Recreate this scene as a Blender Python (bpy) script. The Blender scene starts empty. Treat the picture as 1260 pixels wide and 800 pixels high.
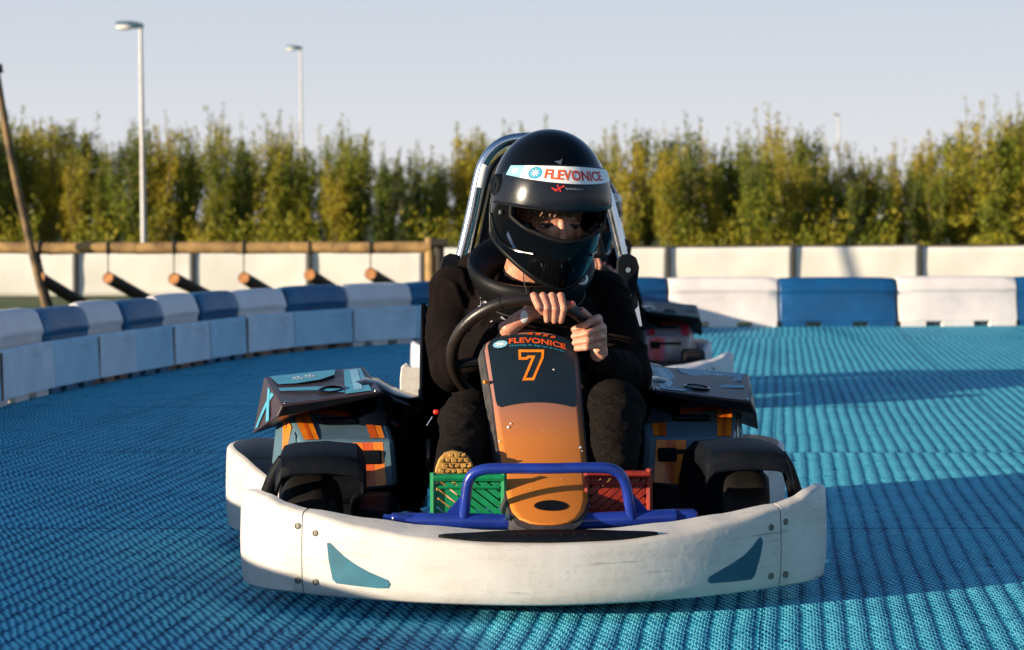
import bpy, bmesh, math, random
from mathutils import Vector, Matrix, noise
random.seed(7)
R = math.radians
scene = bpy.context.scene
COL = scene.collection
F = 2520.0; HZ = 272.0; CAMH = 0.888          # focal length in photo pixels, horizon row, eye height
SUN_EL = 9.5; SUN_DIR = Vector((0.89, 0.455, 0)).normalized()   # the way the light travels over the ground

# ------------------------------------------------------------------ materials
def nodes_of(m):
    m.use_nodes = True
    nt = m.node_tree
    return nt, nt.nodes, nt.links

def pbr(name, col, rough=0.5, metal=0.0, col2=None, scale=20.0, bump=0.0, bscale=None, coat=0.0, detail=4.0,
        lo=0.35, hi=0.65, spec=0.5, rvar=0.0, sheen=0.0, trans=0.0):
    m = bpy.data.materials.new(name)
    nt, N, L = nodes_of(m)
    b = N['Principled BSDF']
    b.inputs['Roughness'].default_value = rough
    b.inputs['Metallic'].default_value = metal
    b.inputs['Specular IOR Level'].default_value = spec
    b.inputs['Coat Weight'].default_value = coat
    b.inputs['Coat Roughness'].default_value = 0.08
    if sheen: b.inputs['Sheen Weight'].default_value = sheen
    tc = N.new('ShaderNodeTexCoord')
    nz = N.new('ShaderNodeTexNoise'); nz.inputs['Scale'].default_value = scale; nz.inputs['Detail'].default_value = detail
    L.new(tc.outputs['Object'], nz.inputs['Vector'])
    if col2 is None: col2 = tuple(c * 0.8 for c in col)
    r = N.new('ShaderNodeValToRGB')
    r.color_ramp.elements[0].position = lo; r.color_ramp.elements[0].color = (*col2, 1)
    r.color_ramp.elements[1].position = hi; r.color_ramp.elements[1].color = (*col, 1)
    L.new(nz.outputs['Fac'], r.inputs['Fac']); L.new(r.outputs['Color'], b.inputs['Base Color'])
    if rvar:
        mr = N.new('ShaderNodeMapRange'); mr.inputs['To Min'].default_value = rough - rvar; mr.inputs['To Max'].default_value = rough + rvar
        mr.inputs['From Min'].default_value = 0.3; mr.inputs['From Max'].default_value = 0.7
        L.new(nz.outputs['Fac'], mr.inputs['Value']); L.new(mr.outputs['Result'], b.inputs['Roughness'])
    if bump:
        n2 = N.new('ShaderNodeTexNoise'); n2.inputs['Scale'].default_value = bscale or scale * 3; n2.inputs['Detail'].default_value = 3
        L.new(tc.outputs['Object'], n2.inputs['Vector'])
        bp = N.new('ShaderNodeBump'); bp.inputs['Strength'].default_value = 0.6; bp.inputs['Distance'].default_value = bump
        L.new(n2.outputs['Fac'], bp.inputs['Height']); L.new(bp.outputs['Normal'], b.inputs['Normal'])
    return m

M = {}
M['white_plastic'] = pbr('white_plastic', (0.56, 0.53, 0.495), 0.42, col2=(0.47, 0.43, 0.385), scale=7, bump=0.0012, bscale=45, rvar=0.08, lo=0.25, hi=0.6)
M['black_plastic'] = pbr('black_plastic', (0.003, 0.0045, 0.007), 0.58, spec=0.10, col2=(0.006, 0.007, 0.010), scale=30, bump=0.0006, bscale=300)
M['black_gloss'] = pbr('black_gloss', (0.0025, 0.003, 0.004), 0.12, scale=5, rvar=0.03, spec=0.16)
M['rubber'] = pbr('rubber', (0.006, 0.006, 0.007), 0.6, spec=0.2, col2=(0.011, 0.009, 0.008), scale=25, bump=0.001)
M['board_rubber'] = pbr('board_rubber', (0.045, 0.04, 0.04), 0.6, col2=(0.022, 0.02, 0.022), scale=40, bump=0.001)
M['chrome'] = pbr('chrome', (0.75, 0.75, 0.76), 0.18, 1.0, col2=(0.6, 0.6, 0.62), scale=14, rvar=0.07)
M['steel'] = pbr('steel', (0.35, 0.34, 0.33), 0.4, 0.9, scale=60)
M['screw_steel'] = pbr('screw_steel', (0.16, 0.15, 0.13), 0.5, 0.5, scale=90)
M['blue_steel'] = pbr('blue_steel', (0.012, 0.035, 0.27), 0.3, col2=(0.009, 0.024, 0.19), scale=22, coat=0.35, bump=0.0006, bscale=120)
M['green'] = pbr('green', (0.004, 0.24, 0.085), 0.4, col2=(0.004, 0.17, 0.06), scale=40, bump=0.0006)
M['red'] = pbr('red', (0.26, 0.016, 0.004), 0.5, col2=(0.16, 0.009, 0.003), scale=40, bump=0.0006)
M['teal_decal'] = pbr('teal_decal', (0.025, 0.13, 0.19), 0.5, col2=(0.018, 0.09, 0.13), spec=0.2, scale=15)
M['orange_film'] = pbr('orange_film', (0.82, 0.23, 0.012), 0.35, col2=(0.70, 0.16, 0.010), scale=30, coat=0.3)
M['orange_deep'] = pbr('orange_deep', (0.62, 0.09, 0.012), 0.35, scale=30, coat=0.3)
M['slate_film'] = pbr('slate_film', (0.085, 0.15, 0.19), 0.38, col2=(0.07, 0.12, 0.155), scale=12, spec=0.25)
M['cyan_film'] = pbr('cyan_film', (0.07, 0.33, 0.46), 0.38, col2=(0.055, 0.27, 0.38), scale=14, spec=0.25)
M['pale_film'] = pbr('pale_film', (0.24, 0.52, 0.66), 0.38, scale=14, spec=0.25)
M['mauve_film'] = pbr('mauve_film', (0.050, 0.032, 0.036), 0.36, col2=(0.034, 0.022, 0.026), scale=10, spec=0.2)
M['white_film'] = pbr('white_film', (0.80, 0.79, 0.77), 0.4, col2=(0.74, 0.73, 0.71), scale=40)
M['red_film'] = pbr('red_film', (0.62, 0.03, 0.02), 0.35, scale=40)
M['orangered_film'] = pbr('orangered_film', (0.75, 0.10, 0.02), 0.35, scale=40)
M['blue_film'] = pbr('blue_film', (0.03, 0.30, 0.45), 0.35, scale=40)
M['hoodie'] = pbr('hoodie', (0.0075, 0.0045, 0.004), 0.92, col2=(0.0045, 0.003, 0.003), scale=18, bump=0.0022, bscale=45, spec=0.08)
M['jeans'] = pbr('jeans', (0.011, 0.008, 0.0065), 0.9, col2=(0.003, 0.0025, 0.0025), scale=160, bump=0.0008, bscale=220, spec=0.08, detail=8)
M['leather'] = pbr('leather', (0.020, 0.013, 0.009), 0.38, col2=(0.010, 0.007, 0.005), scale=18, bump=0.0006, bscale=160)
M['brace'] = pbr('brace', (0.004, 0.004, 0.004), 0.5, spec=0.15, scale=20, bump=0.0008)
M['print_grey'] = pbr('print_grey', (0.30, 0.29, 0.33), 0.8, scale=80)
M['skin'] = pbr('skin', (0.56, 0.27, 0.17), 0.5, col2=(0.42, 0.15, 0.09), scale=55, bump=0.0016, bscale=170, lo=.3, hi=.7, rvar=.08)
M['skin'].node_tree.nodes['Principled BSDF'].inputs['Subsurface Weight'].default_value = 0.12
M['skin'].node_tree.nodes['Principled BSDF'].inputs['Subsurface Scale'].default_value = 0.01
M['eye_white'] = pbr('eye_white', (0.34, 0.27, 0.24), 0.2, scale=50)
M['iris'] = pbr('iris', (0.02, 0.013, 0.009), 0.12, scale=50)
M['brow'] = pbr('brow', (0.035, 0.016, 0.008), 0.8, scale=150)
M['lips'] = pbr('lips', (0.38, 0.11, 0.09), 0.45, scale=60)
M['nail'] = pbr('nail', (0.42, 0.07, 0.08), 0.25, scale=60)
M['plaster'] = pbr('plaster', (0.8, 0.78, 0.74), 0.7, scale=60)
M['hair'] = pbr('hair', (0.22, 0.095, 0.035), 0.55, col2=(0.05, 0.02, 0.010), scale=120)
M['sole'] = pbr('sole', (0.50, 0.27, 0.055), 0.65, col2=(0.30, 0.15, 0.03), scale=50, bump=0.0015)
M['wood'] = pbr('wood', (0.40, 0.24, 0.085), 0.75, col2=(0.16, 0.09, 0.035), scale=6, bump=0.004, detail=8)
M['pole_wood'] = pbr('pole_wood', (0.20, 0.12, 0.045), 0.75, col2=(0.05, 0.03, 0.014), scale=5, bump=0.004, detail=8)
M['dark_wood'] = pbr('dark_wood', (0.032, 0.024, 0.017), 0.85, col2=(0.016, 0.013, 0.010), scale=8, bump=0.004)
M['cut_wood'] = pbr('cut_wood', (0.42, 0.18, 0.055), 0.8, col2=(0.26, 0.10, 0.035), scale=25)
M['rope'] = pbr('rope', (0.04, 0.035, 0.03), 0.9, scale=60)
M['banner'] = pbr('banner', (0.80, 0.77, 0.71), 0.75, col2=(0.70, 0.66, 0.58), scale=1.6, bump=0.012, bscale=2.5, lo=0.3, hi=0.6)
M['banner_hem'] = pbr('banner_hem', (0.10, 0.075, 0.05), 0.8, scale=20)
M['post'] = pbr('post', (0.016, 0.013, 0.010), 0.7, scale=20)
M['lamp_pole'] = pbr('lamp_pole', (0.42, 0.42, 0.43), 0.45, 0.2, scale=3)
M['lamp_head'] = pbr('lamp_head', (0.06, 0.13, 0.18), 0.45, scale=8)
M['lamp_lens'] = pbr('lamp_lens', (0.75, 0.72, 0.68), 0.25, scale=8)
M['bar_white'] = pbr('bar_white', (0.80, 0.73, 0.69), 0.5, col2=(0.68, 0.61, 0.58), scale=5, bump=0.004, bscale=9, lo=0.3, hi=0.62, detail=7)
M['bar_blue'] = pbr('bar_blue', (0.004, 0.075, 0.215), 0.42, col2=(0.005, 0.058, 0.165), scale=5, bump=0.004, bscale=9, detail=7)
M['bar_navy'] = pbr('bar_navy', (0.010, 0.12, 0.24), 0.42, col2=(0.02, 0.075, 0.16), scale=5, bump=0.004, bscale=9, detail=7)
M['skirt_a'] = pbr('skirt_a', (0.62, 0.72, 0.76), 0.6, col2=(0.46, 0.56, 0.61), scale=5, bump=0.003, detail=8, lo=0.3)
M['skirt_b'] = pbr('skirt_b', (0.40, 0.62, 0.72), 0.6, col2=(0.30, 0.50, 0.60), scale=5, bump=0.003, detail=8, lo=0.3)
M['foot_brown'] = pbr('foot_brown', (0.30, 0.18, 0.12), 0.8, col2=(0.12, 0.07, 0.05), scale=14)
M['pod_dark'] = pbr('pod_dark', (0.008, 0.040, 0.036), 0.45, col2=(0.008, 0.012, 0.016), scale=9, spec=0.2)
M['pod_grey'] = pbr('pod_grey', (0.30, 0.28, 0.27), 0.4, col2=(0.20, 0.12, 0.11), scale=12, coat=0.3)
M['pink_film'] = pbr('pink_film', (0.55, 0.06, 0.12), 0.35, scale=20)
M['pale_grey'] = pbr('pale_grey', (0.55, 0.55, 0.58), 0.4, col2=(0.45, 0.45, 0.49), scale=8)
M['dark_green'] = pbr('dark_green', (0.01, 0.09, 0.06), 0.4, scale=8)

# scuffed white bumper plastic: faint yellow-brown rub marks
def scuffs(m, col, mscale, lo, hi, amt, sc=2.6):
    nt, N, L = nodes_of(m)
    b = N['Principled BSDF']
    src = b.inputs['Base Color'].links[0].from_socket
    tc = N.new('ShaderNodeTexCoord'); mp = N.new('ShaderNodeMapping'); mp.inputs['Scale'].default_value = mscale
    mp.inputs['Rotation'].default_value = (0, 0.25, 0)
    nz = N.new('ShaderNodeTexNoise'); nz.inputs['Scale'].default_value = sc; nz.inputs['Detail'].default_value = 9; nz.inputs['Roughness'].default_value = 0.7
    L.new(tc.outputs['Object'], mp.inputs['Vector']); L.new(mp.outputs['Vector'], nz.inputs['Vector'])
    r = N.new('ShaderNodeValToRGB'); r.color_ramp.elements[0].position = lo; r.color_ramp.elements[0].color = (0, 0, 0, 1)
    r.color_ramp.elements[1].position = hi; r.color_ramp.elements[1].color = (amt, amt, amt, 1)
    L.new(nz.outputs['Fac'], r.inputs['Fac'])
    mx = N.new('ShaderNodeMix'); mx.data_type = 'RGBA'
    L.new(r.outputs['Color'], mx.inputs[0]); L.new(src, mx.inputs[6]); mx.inputs[7].default_value = (*col, 1)
    L.new(mx.outputs[2], b.inputs['Base Color'])
scuffs(M['white_plastic'], (0.42, 0.34, 0.23), (1.6, 1.6, 7), .56, .80, .8)
scuffs(M['white_plastic'], (0.10, 0.095, 0.09), (2, 2, 30), .60, .68, .6, 2.2)
scuffs(M['white_plastic'], (0.22, 0.20, 0.18), (9, 9, 60), .60, .68, .55, 3.0)
scuffs(M['white_plastic'], (0.36, 0.32, 0.25), (1, 1, 5), .50, .75, .35, 9.0)
for k_ in ('bar_white', 'skirt_a', 'skirt_b'):
    scuffs(M[k_], (0.16, 0.14, 0.13), (1, 1, 6), .58, .74, .6, 2.0)
for k_ in ('bar_blue', 'bar_navy'):
    scuffs(M[k_], (0.22, 0.26, 0.32), (1, 1, 7), .60, .74, .45, 2.4)

# nose panel: base colour fades from dusky mauve down to orange, scratches
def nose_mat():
    m = bpy.data.materials.new('nose_fade'); nt, N, L = nodes_of(m)
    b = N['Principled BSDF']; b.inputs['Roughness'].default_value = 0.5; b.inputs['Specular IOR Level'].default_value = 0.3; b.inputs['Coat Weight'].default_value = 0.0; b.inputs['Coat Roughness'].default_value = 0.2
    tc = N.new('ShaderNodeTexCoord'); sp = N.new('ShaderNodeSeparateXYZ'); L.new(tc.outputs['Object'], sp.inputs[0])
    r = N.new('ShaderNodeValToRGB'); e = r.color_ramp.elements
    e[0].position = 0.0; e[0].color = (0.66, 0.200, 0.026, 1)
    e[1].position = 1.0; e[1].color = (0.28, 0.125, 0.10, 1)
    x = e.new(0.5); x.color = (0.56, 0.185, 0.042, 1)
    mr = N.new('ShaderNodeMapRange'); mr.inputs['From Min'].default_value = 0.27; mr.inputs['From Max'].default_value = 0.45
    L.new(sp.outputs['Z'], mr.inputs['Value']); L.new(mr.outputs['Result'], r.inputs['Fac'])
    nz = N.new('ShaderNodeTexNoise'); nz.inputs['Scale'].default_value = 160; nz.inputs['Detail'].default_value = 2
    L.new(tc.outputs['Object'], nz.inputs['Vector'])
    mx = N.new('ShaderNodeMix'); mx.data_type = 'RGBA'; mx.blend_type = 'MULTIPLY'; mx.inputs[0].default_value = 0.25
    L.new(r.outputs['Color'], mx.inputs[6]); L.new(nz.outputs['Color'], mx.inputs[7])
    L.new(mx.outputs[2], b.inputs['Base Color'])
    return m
M['nose_fade'] = nose_mat()
M['nose_black'] = pbr('nose_black', (0.008, 0.017, 0.024), 0.38, scale=30, coat=0.2)

def visor_mat():
    m = bpy.data.materials.new('smoked_visor'); nt, N, L = nodes_of(m)
    b = N['Principled BSDF']; b.inputs['Base Color'].default_value = (0.010, 0.012, 0.018, 1); b.inputs['Roughness'].default_value = 0.13
    b.inputs['Alpha'].default_value = 0.80; b.inputs['Specular IOR Level'].default_value = 0.42
    tc = N.new('ShaderNodeTexCoord'); nz = N.new('ShaderNodeTexNoise'); nz.inputs['Scale'].default_value = 22; nz.inputs['Detail'].default_value = 6
    L.new(tc.outputs['Object'], nz.inputs['Vector'])
    mr = N.new('ShaderNodeMapRange'); mr.inputs['To Min'].default_value = 0.08; mr.inputs['To Max'].default_value = 0.35
    L.new(nz.outputs['Fac'], mr.inputs['Value']); L.new(mr.outputs['Result'], b.inputs['Roughness'])
    return m
M['visor'] = visor_mat()

def leaf_mat():
    m = bpy.data.materials.new('willow_leaf'); nt, N, L = nodes_of(m)
    b = N['Principled BSDF']; b.inputs['Roughness'].default_value = 0.55; b.inputs['Specular IOR Level'].default_value = 0.25
    oi = N.new('ShaderNodeObjectInfo'); ge = N.new('ShaderNodeNewGeometry')
    nz = N.new('ShaderNodeTexNoise'); nz.inputs['Scale'].default_value = 1.1; nz.inputs['Detail'].default_value = 3
    L.new(ge.outputs['Position'], nz.inputs['Vector'])
    ad = N.new('ShaderNodeMath'); ad.operation = 'ADD'; ml = N.new('ShaderNodeMath'); ml.operation = 'MULTIPLY'; ml.inputs[1].default_value = 0.52
    L.new(oi.outputs['Random'], ml.inputs[0]); L.new(ml.outputs[0], ad.inputs[0])
    m2 = N.new('ShaderNodeMath'); m2.operation = 'MULTIPLY_ADD'; m2.inputs[1].default_value = 1.0; m2.inputs[2].default_value = -0.15
    L.new(nz.outputs['Fac'], m2.inputs[0]); L.new(m2.outputs[0], ad.inputs[1])
    ri = N.new('ShaderNodeMath'); ri.operation = 'MULTIPLY'; ri.inputs[1].default_value = 0.16; L.new(ge.outputs['Random Per Island'], ri.inputs[0])
    a2 = N.new('ShaderNodeMath'); a2.operation = 'ADD'; L.new(ad.outputs[0], a2.inputs[0]); L.new(ri.outputs[0], a2.inputs[1])
    r = N.new('ShaderNodeValToRGB'); e = r.color_ramp.elements
    e[0].position = 0.28; e[0].color = (0.026, 0.046, 0.010, 1)
    e[1].position = 0.92; e[1].color = (0.36, 0.285, 0.020, 1)
    x = e.new(0.60); x.color = (0.145, 0.190, 0.016, 1)
    L.new(a2.outputs[0], r.inputs['Fac']); L.new(r.outputs['Color'], b.inputs['Base Color'])
    tr = N.new('ShaderNodeBsdfTranslucent'); L.new(r.outputs['Color'], tr.inputs['Color'])
    mx = N.new('ShaderNodeMixShader'); mx.inputs[0].default_value = 0.35
    L.new(b.outputs[0], mx.inputs[1]); L.new(tr.outputs[0], mx.inputs[2]); L.new(mx.outputs[0], N['Material Output'].inputs['Surface'])
    return m
M['leaf'] = leaf_mat()
M['bark'] = pbr('bark', (0.16, 0.12, 0.055), 0.85, col2=(0.07, 0.055, 0.03), scale=8, bump=0.01)

def mat_track():
    """woven blue track mat: ribs along the lane, loops across, seams between mats"""
    m = bpy.data.materials.new('woven_mat'); nt, N, L = nodes_of(m)
    b = N['Principled BSDF']; b.inputs['Roughness'].default_value = 0.7; b.inputs['Specular IOR Level'].default_value = 0.08
    def mth(op, a, c=None, d=None):
        n = N.new('ShaderNodeMath'); n.operation = op
        for i, v in enumerate((a, c, d)):
            if v is None: continue
            if isinstance(v, (int, float)): n.inputs[i].default_value = v
            else: L.new(v, n.inputs[i])
        return n.outputs[0]
    ge = N.new('ShaderNodeNewGeometry'); sp = N.new('ShaderNodeSeparateXYZ'); L.new(ge.outputs['Position'], sp.inputs[0])
    x, y = sp.outputs['X'], sp.outputs['Y']
    # wobble of the laid cloth
    w = N.new('ShaderNodeTexNoise'); w.inputs['Scale'].default_value = 1.3; w.inputs['Detail'].default_value = 3
    L.new(ge.outputs['Position'], w.inputs['Vector'])
    wob = mth('MULTIPLY', mth('SUBTRACT', w.outputs['Fac'], 0.5), 0.022)
    y1 = mth('ADD', y, mth('MULTIPLY', wob, 0.25))
    row = mth('DIVIDE', mth('SUBTRACT', y1, 0.10), 1.93)
    strip = mth('FLOOR', row); fr = mth('FRACT', row)
    joff = mth('MULTIPLY', mth('FRACT', mth('MULTIPLY', mth('SINE', mth('MULTIPLY', strip, 12.99)), 43.7)), 0.05)
    u = mth('ADD', mth('ADD', mth('SUBTRACT', x, mth('MULTIPLY', y, 0.131)), wob), joff)
    PI2 = 6.28318
    rib = mth('MULTIPLY_ADD', mth('SINE', mth('MULTIPLY', u, PI2 / 0.049)), 0.5, 0.5)
    ribs = mth('SMOOTHSTEP', 0.15, 0.75, rib) if False else mth('POWER', rib, 0.42)
    # loops: cross threads, shifted from strand to strand
    w2 = N.new('ShaderNodeTexNoise'); w2.inputs['Scale'].default_value = 6.0; w2.inputs['Detail'].default_value = 4; L.new(ge.outputs['Position'], w2.inputs['Vector'])
    su = mth('DIVIDE', u, 0.0070)
    strand = mth('SINE', mth('MULTIPLY', su, PI2))
    sidx = mth('FLOOR', su)
    thread = mth('SINE', mth('ADD', mth('ADD', mth('MULTIPLY', y1, PI2 / 0.040), mth('MULTIPLY', sidx, 2.35)), mth('MULTIPLY', w2.outputs['Fac'], 14.0)))
    th01 = mth('MULTIPLY_ADD', thread, 0.5, 0.5)
    st01 = mth('MULTIPLY_ADD', strand, 0.5, 0.5)
    fine = N.new('ShaderNodeTexNoise'); fine.inputs['Scale'].default_value = 120; fine.inputs['Detail'].default_value = 2
    L.new(ge.outputs['Position'], fine.inputs['Vector'])
    blot = N.new('ShaderNodeTexNoise'); blot.inputs['Scale'].default_value = 3.2; blot.inputs['Detail'].default_value = 6; blot.inputs['Roughness'].default_value = 0.65
    mpb = N.new('ShaderNodeMapping'); mpb.inputs['Scale'].default_value = (0.8, 2.2, 1); L.new(ge.outputs['Position'], mpb.inputs['Vector']); L.new(mpb.outputs['Vector'], blot.inputs['Vector'])
    weave = mth('MULTIPLY', th01, mth('MULTIPLY_ADD', st01, 0.45, 0.55))
    # height (metres)
    h = mth('ADD', mth('MULTIPLY', ribs, 0.0050), mth('MULTIPLY', weave, 0.0024))
    h = mth('ADD', h, mth('MULTIPLY', fine.outputs['Fac'], 0.0045))
    seam_f = mth('ABSOLUTE', mth('SUBTRACT', fr, 0.5))
    seam = mth('GREATER_THAN', seam_f, 0.4965)
    uf = mth('FRACT', mth('DIVIDE', u, 0.98)); seam2 = mth('GREATER_THAN', mth('ABSOLUTE', mth('SUBTRACT', uf, 0.5)), 0.4955)
    seamt = mth('MAXIMUM', seam, mth('MULTIPLY', seam2, 0.6))
    h = mth('SUBTRACT', h, mth('MULTIPLY', seamt, 0.006))
    bp = N.new('ShaderNodeBump'); bp.inputs['Strength'].default_value = 1.0; bp.inputs['Distance'].default_value = 1.0
    L.new(h, bp.inputs['Height']); L.new(bp.outputs['Normal'], b.inputs['Normal'])
    # colour: pale worn ribs, deep blue openings
    f = mth('MULTIPLY', mth('MULTIPLY_ADD', ribs, 0.60, 0.42), mth('MULTIPLY_ADD', weave, 0.95, 0.36))
    f = mth('ADD', f, mth('MULTIPLY', mth('SUBTRACT', fine.outputs['Fac'], 0.5), 0.8))
    f = mth('ADD', f, mth('MULTIPLY', mth('SUBTRACT', blot.outputs['Fac'], 0.5), 0.55))
    f = mth('SUBTRACT', f, mth('MULTIPLY', seamt, 0.5))
    mk = N.new('ShaderNodeTexNoise'); mk.inputs['Scale'].default_value = 1.0; mk.inputs['Detail'].default_value = 5; mk.inputs['Roughness'].default_value = 0.6
    mpk = N.new('ShaderNodeMapping'); mpk.inputs['Scale'].default_value = (2.6, 0.22, 1); mpk.inputs['Rotation'].default_value = (0, 0, 0.25)
    L.new(ge.outputs['Position'], mpk.inputs['Vector']); L.new(mpk.outputs['Vector'], mk.inputs['Vector'])
    mark = N.new('ShaderNodeMapRange'); mark.inputs['From Min'].default_value = 0.52; mark.inputs['From Max'].default_value = 0.72; L.new(mk.outputs['Fac'], mark.inputs['Value'])
    f = mth('SUBTRACT', f, mth('MULTIPLY', mark.outputs['Result'], 0.16))
    sp2 = N.new('ShaderNodeTexNoise'); sp2.inputs['Scale'].default_value = 38; sp2.inputs['Detail'].default_value = 2
    mps = N.new('ShaderNodeMapping'); mps.inputs['Scale'].default_value = (1, .35, 1); L.new(ge.outputs['Position'], mps.inputs['Vector']); L.new(mps.outputs['Vector'], sp2.inputs['Vector'])
    spk = N.new('ShaderNodeMapRange'); spk.inputs['From Min'].default_value = 0.63; spk.inputs['From Max'].default_value = 0.72; L.new(sp2.outputs['Fac'], spk.inputs['Value'])
    f = mth('SUBTRACT', f, mth('MULTIPLY', spk.outputs['Result'], 0.35))
    r = N.new('ShaderNodeValToRGB'); e = r.color_ramp.elements
    e[0].position = 0.02; e[0].color = (0.0005, 0.022, 0.065, 1)
    e[1].position = 0.78; e[1].color = (0.165, 0.70, 0.80, 1)
    q = e.new(0.42); q.color = (0.003, 0.185, 0.35, 1)
    L.new(f, r.inputs['Fac']); L.new(r.outputs['Color'], b.inputs['Base Color'])
    return m
M['track'] = mat_track()
M['grass'] = pbr('grass', (0.10, 0.13, 0.025), 0.9, col2=(0.05, 0.07, 0.015), scale=3, bump=0.05, bscale=25, detail=8)

# ------------------------------------------------------------------ helpers
OFF = {}
def tag(o, label=None, cat=None, group=None, kind=None):
    if label: o['label'] = label
    if cat: o['category'] = cat
    if group: o['group'] = group
    if kind: o['kind'] = kind
    return o

def empty(name, loc=(0, 0, 0), rz=0.0, off=(0, 0, 0)):
    """a thing's base; parts are written in coordinates whose point off lies at the base"""
    o = bpy.data.objects.new(name, None); COL.objects.link(o)
    o.location = loc; o.rotation_euler = (0, 0, rz); o.empty_display_size = 0.2
    OFF[o.name] = Vector(off)
    return o

def get_off(p):
    return OFF.get(p.name, Vector((0, 0, 0))) if p else Vector((0, 0, 0))

def obj(name, bm, mat, parent=None, smooth=True, bevel=0.0, segs=2, sub=0, solid=0.0, angle=40):
    me = bpy.data.meshes.new(name)
    off = get_off(parent)
    if off.length > 0: bmesh.ops.translate(bm, verts=bm.verts, vec=-off)
    bmesh.ops.recalc_face_normals(bm, faces=bm.faces)
    bm.to_mesh(me); bm.free()
    mats = mat if isinstance(mat, (list, tuple)) else [mat]
    for m_ in mats: me.materials.append(m_)
    o = bpy.data.objects.new(name, me); COL.objects.link(o)
    if parent:
        o.parent = parent; OFF[o.name] = off
    if smooth:
        me.shade_smooth()
        try: me.set_sharp_from_angle(angle=R(angle))
        except Exception: pass
    if solid:
        s = o.modifiers.new('s', 'SOLIDIFY'); s.thickness = solid; s.offset = 0
    if bevel:
        b = o.modifiers.new('b', 'BEVEL'); b.width = bevel; b.segments = segs; b.limit_method = 'ANGLE'; b.angle_limit = R(35)
        b.harden_normals = False
    if sub:
        s = o.modifiers.new('u', 'SUBSURF'); s.levels = sub; s.render_levels = sub
    return o

def mesh_of(verts, faces, bm=None):
    bm = bm or bmesh.new()
    vs = [bm.verts.new(v) for v in verts]
    for f in faces:
        try: bm.faces.new([vs[i] for i in f])
        except ValueError: pass
    return bm

def box(bm, c, s, rot=None):
    mt = Matrix.Translation(Vector(c)) @ (rot.to_4x4() if rot else Matrix.Identity(4)) @ Matrix.Diagonal((s[0], s[1], s[2], 1))
    bmesh.ops.create_cube(bm, size=1.0, matrix=mt)
    return bm

def hexa(bm, p):
    """p: 4 bottom corners then 4 top corners, same turn"""
    return mesh_of(p, [(3, 2, 1, 0), (4, 5, 6, 7), (0, 1, 5, 4), (1, 2, 6, 5), (2, 3, 7, 6), (3, 0, 4, 7)], bm)

def catmull(pts, n=8, closed=False):
    pts = [Vector(p) for p in pts]; out = []
    N_ = len(pts)
    rng = range(N_) if closed else range(N_ - 1)
    for i in rng:
        p1, p2 = pts[i], pts[(i + 1) % N_]
        p0 = pts[(i - 1) % N_] if closed or i > 0 else p1 * 2 - p2
        p3 = pts[(i + 2) % N_] if closed or i + 2 < N_ else p2 * 2 - p1
        for k in range(n):
            t = k / n
            out.append(0.5 * ((2 * p1) + (p2 - p0) * t + (2 * p0 - 5 * p1 + 4 * p2 - p3) * t * t + (3 * p1 - p0 - 3 * p2 + p3) * t ** 3))
    if not closed: out.append(pts[-1])
    return out

def tube(bm, path, r, seg=14, closed=False, cap=True):
    path = [Vector(p) for p in path]; n = len(path)
    rs = r if isinstance(r, (list, tuple)) else [r] * n
    t0 = (path[1] - path[0]).normalized()
    up = Vector((0, 0, 1)) if abs(t0.z) < 0.9 else Vector((1, 0, 0))
    nrm = t0.cross(up).normalized(); rings = []
    for i, p in enumerate(path):
        if closed: t = (path[(i + 1) % n] - path[i - 1]).normalized()
        else: t = (path[min(i + 1, n - 1)] - path[max(i - 1, 0)]).normalized()
        nrm = (nrm - t * nrm.dot(t)).normalized(); bn = t.cross(nrm)
        rings.append([bm.verts.new(p + (nrm * math.cos(2 * math.pi * k / seg) + bn * math.sin(2 * math.pi * k / seg)) * rs[i]) for k in range(seg)])
    m = n if closed else n - 1
    for i in range(m):
        a, b = rings[i], rings[(i + 1) % n]
        for k in range(seg): bm.faces.new((a[k], a[(k + 1) % seg], b[(k + 1) % seg], b[k]))
    if cap and not closed:
        bm.faces.new(rings[0][::-1]); bm.faces.new(rings[-1])
    return bm

def lathe(bm, prof, origin, axis, seg=32):
    """prof: list of (radius, height along axis)"""
    axis = Vector(axis).normalized(); o = Vector(origin)
    a = axis.orthogonal().normalized(); b = axis.cross(a); rings = []
    for r, h in prof:
        if r < 1e-6: rings.append([bm.verts.new(o + axis * h)])
        else: rings.append([bm.verts.new(o + axis * h + (a * math.cos(2 * math.pi * k / seg) + b * math.sin(2 * math.pi * k / seg)) * r) for k in range(seg)])
    for i in range(len(rings) - 1):
        p, q = rings[i], rings[i + 1]
        for k in range(seg):
            k2 = (k + 1) % seg
            if len(p) == 1 and len(q) == 1: continue
            if len(p) == 1: bm.faces.new((p[0], q[k2], q[k]))
            elif len(q) == 1: bm.faces.new((p[k], p[k2], q[0]))
            else: bm.faces.new((p[k], p[k2], q[k2], q[k]))
    return bm

def capsule(bm, p0, r0, p1, r1, seg=14):
    p0, p1 = Vector(p0), Vector(p1)
    for p, r in ((p0, r0), (p1, r1)):
        bmesh.ops.create_uvsphere(bm, u_segments=seg, v_segments=max(6, seg // 2 + 1), radius=r, matrix=Matrix.Translation(p))
    if (p1 - p0).length > 1e-4: tube(bm, [p0, p1], [r0, r1], seg)
    return bm

def chain(bm, pts, rs, seg=14):
    for i in range(len(pts) - 1): capsule(bm, pts[i], rs[i], pts[i + 1], rs[i + 1], seg)

def ellipsoid(bm, c, rx, ry, rz, rot=None, seg=24):
    mt = Matrix.Translation(Vector(c)) @ (rot.to_4x4() if rot else Matrix.Identity(4)) @ Matrix.Diagonal((rx, ry, rz, 1))
    bmesh.ops.create_uvsphere(bm, u_segments=seg, v_segments=seg // 2, radius=1.0, matrix=mt)

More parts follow.
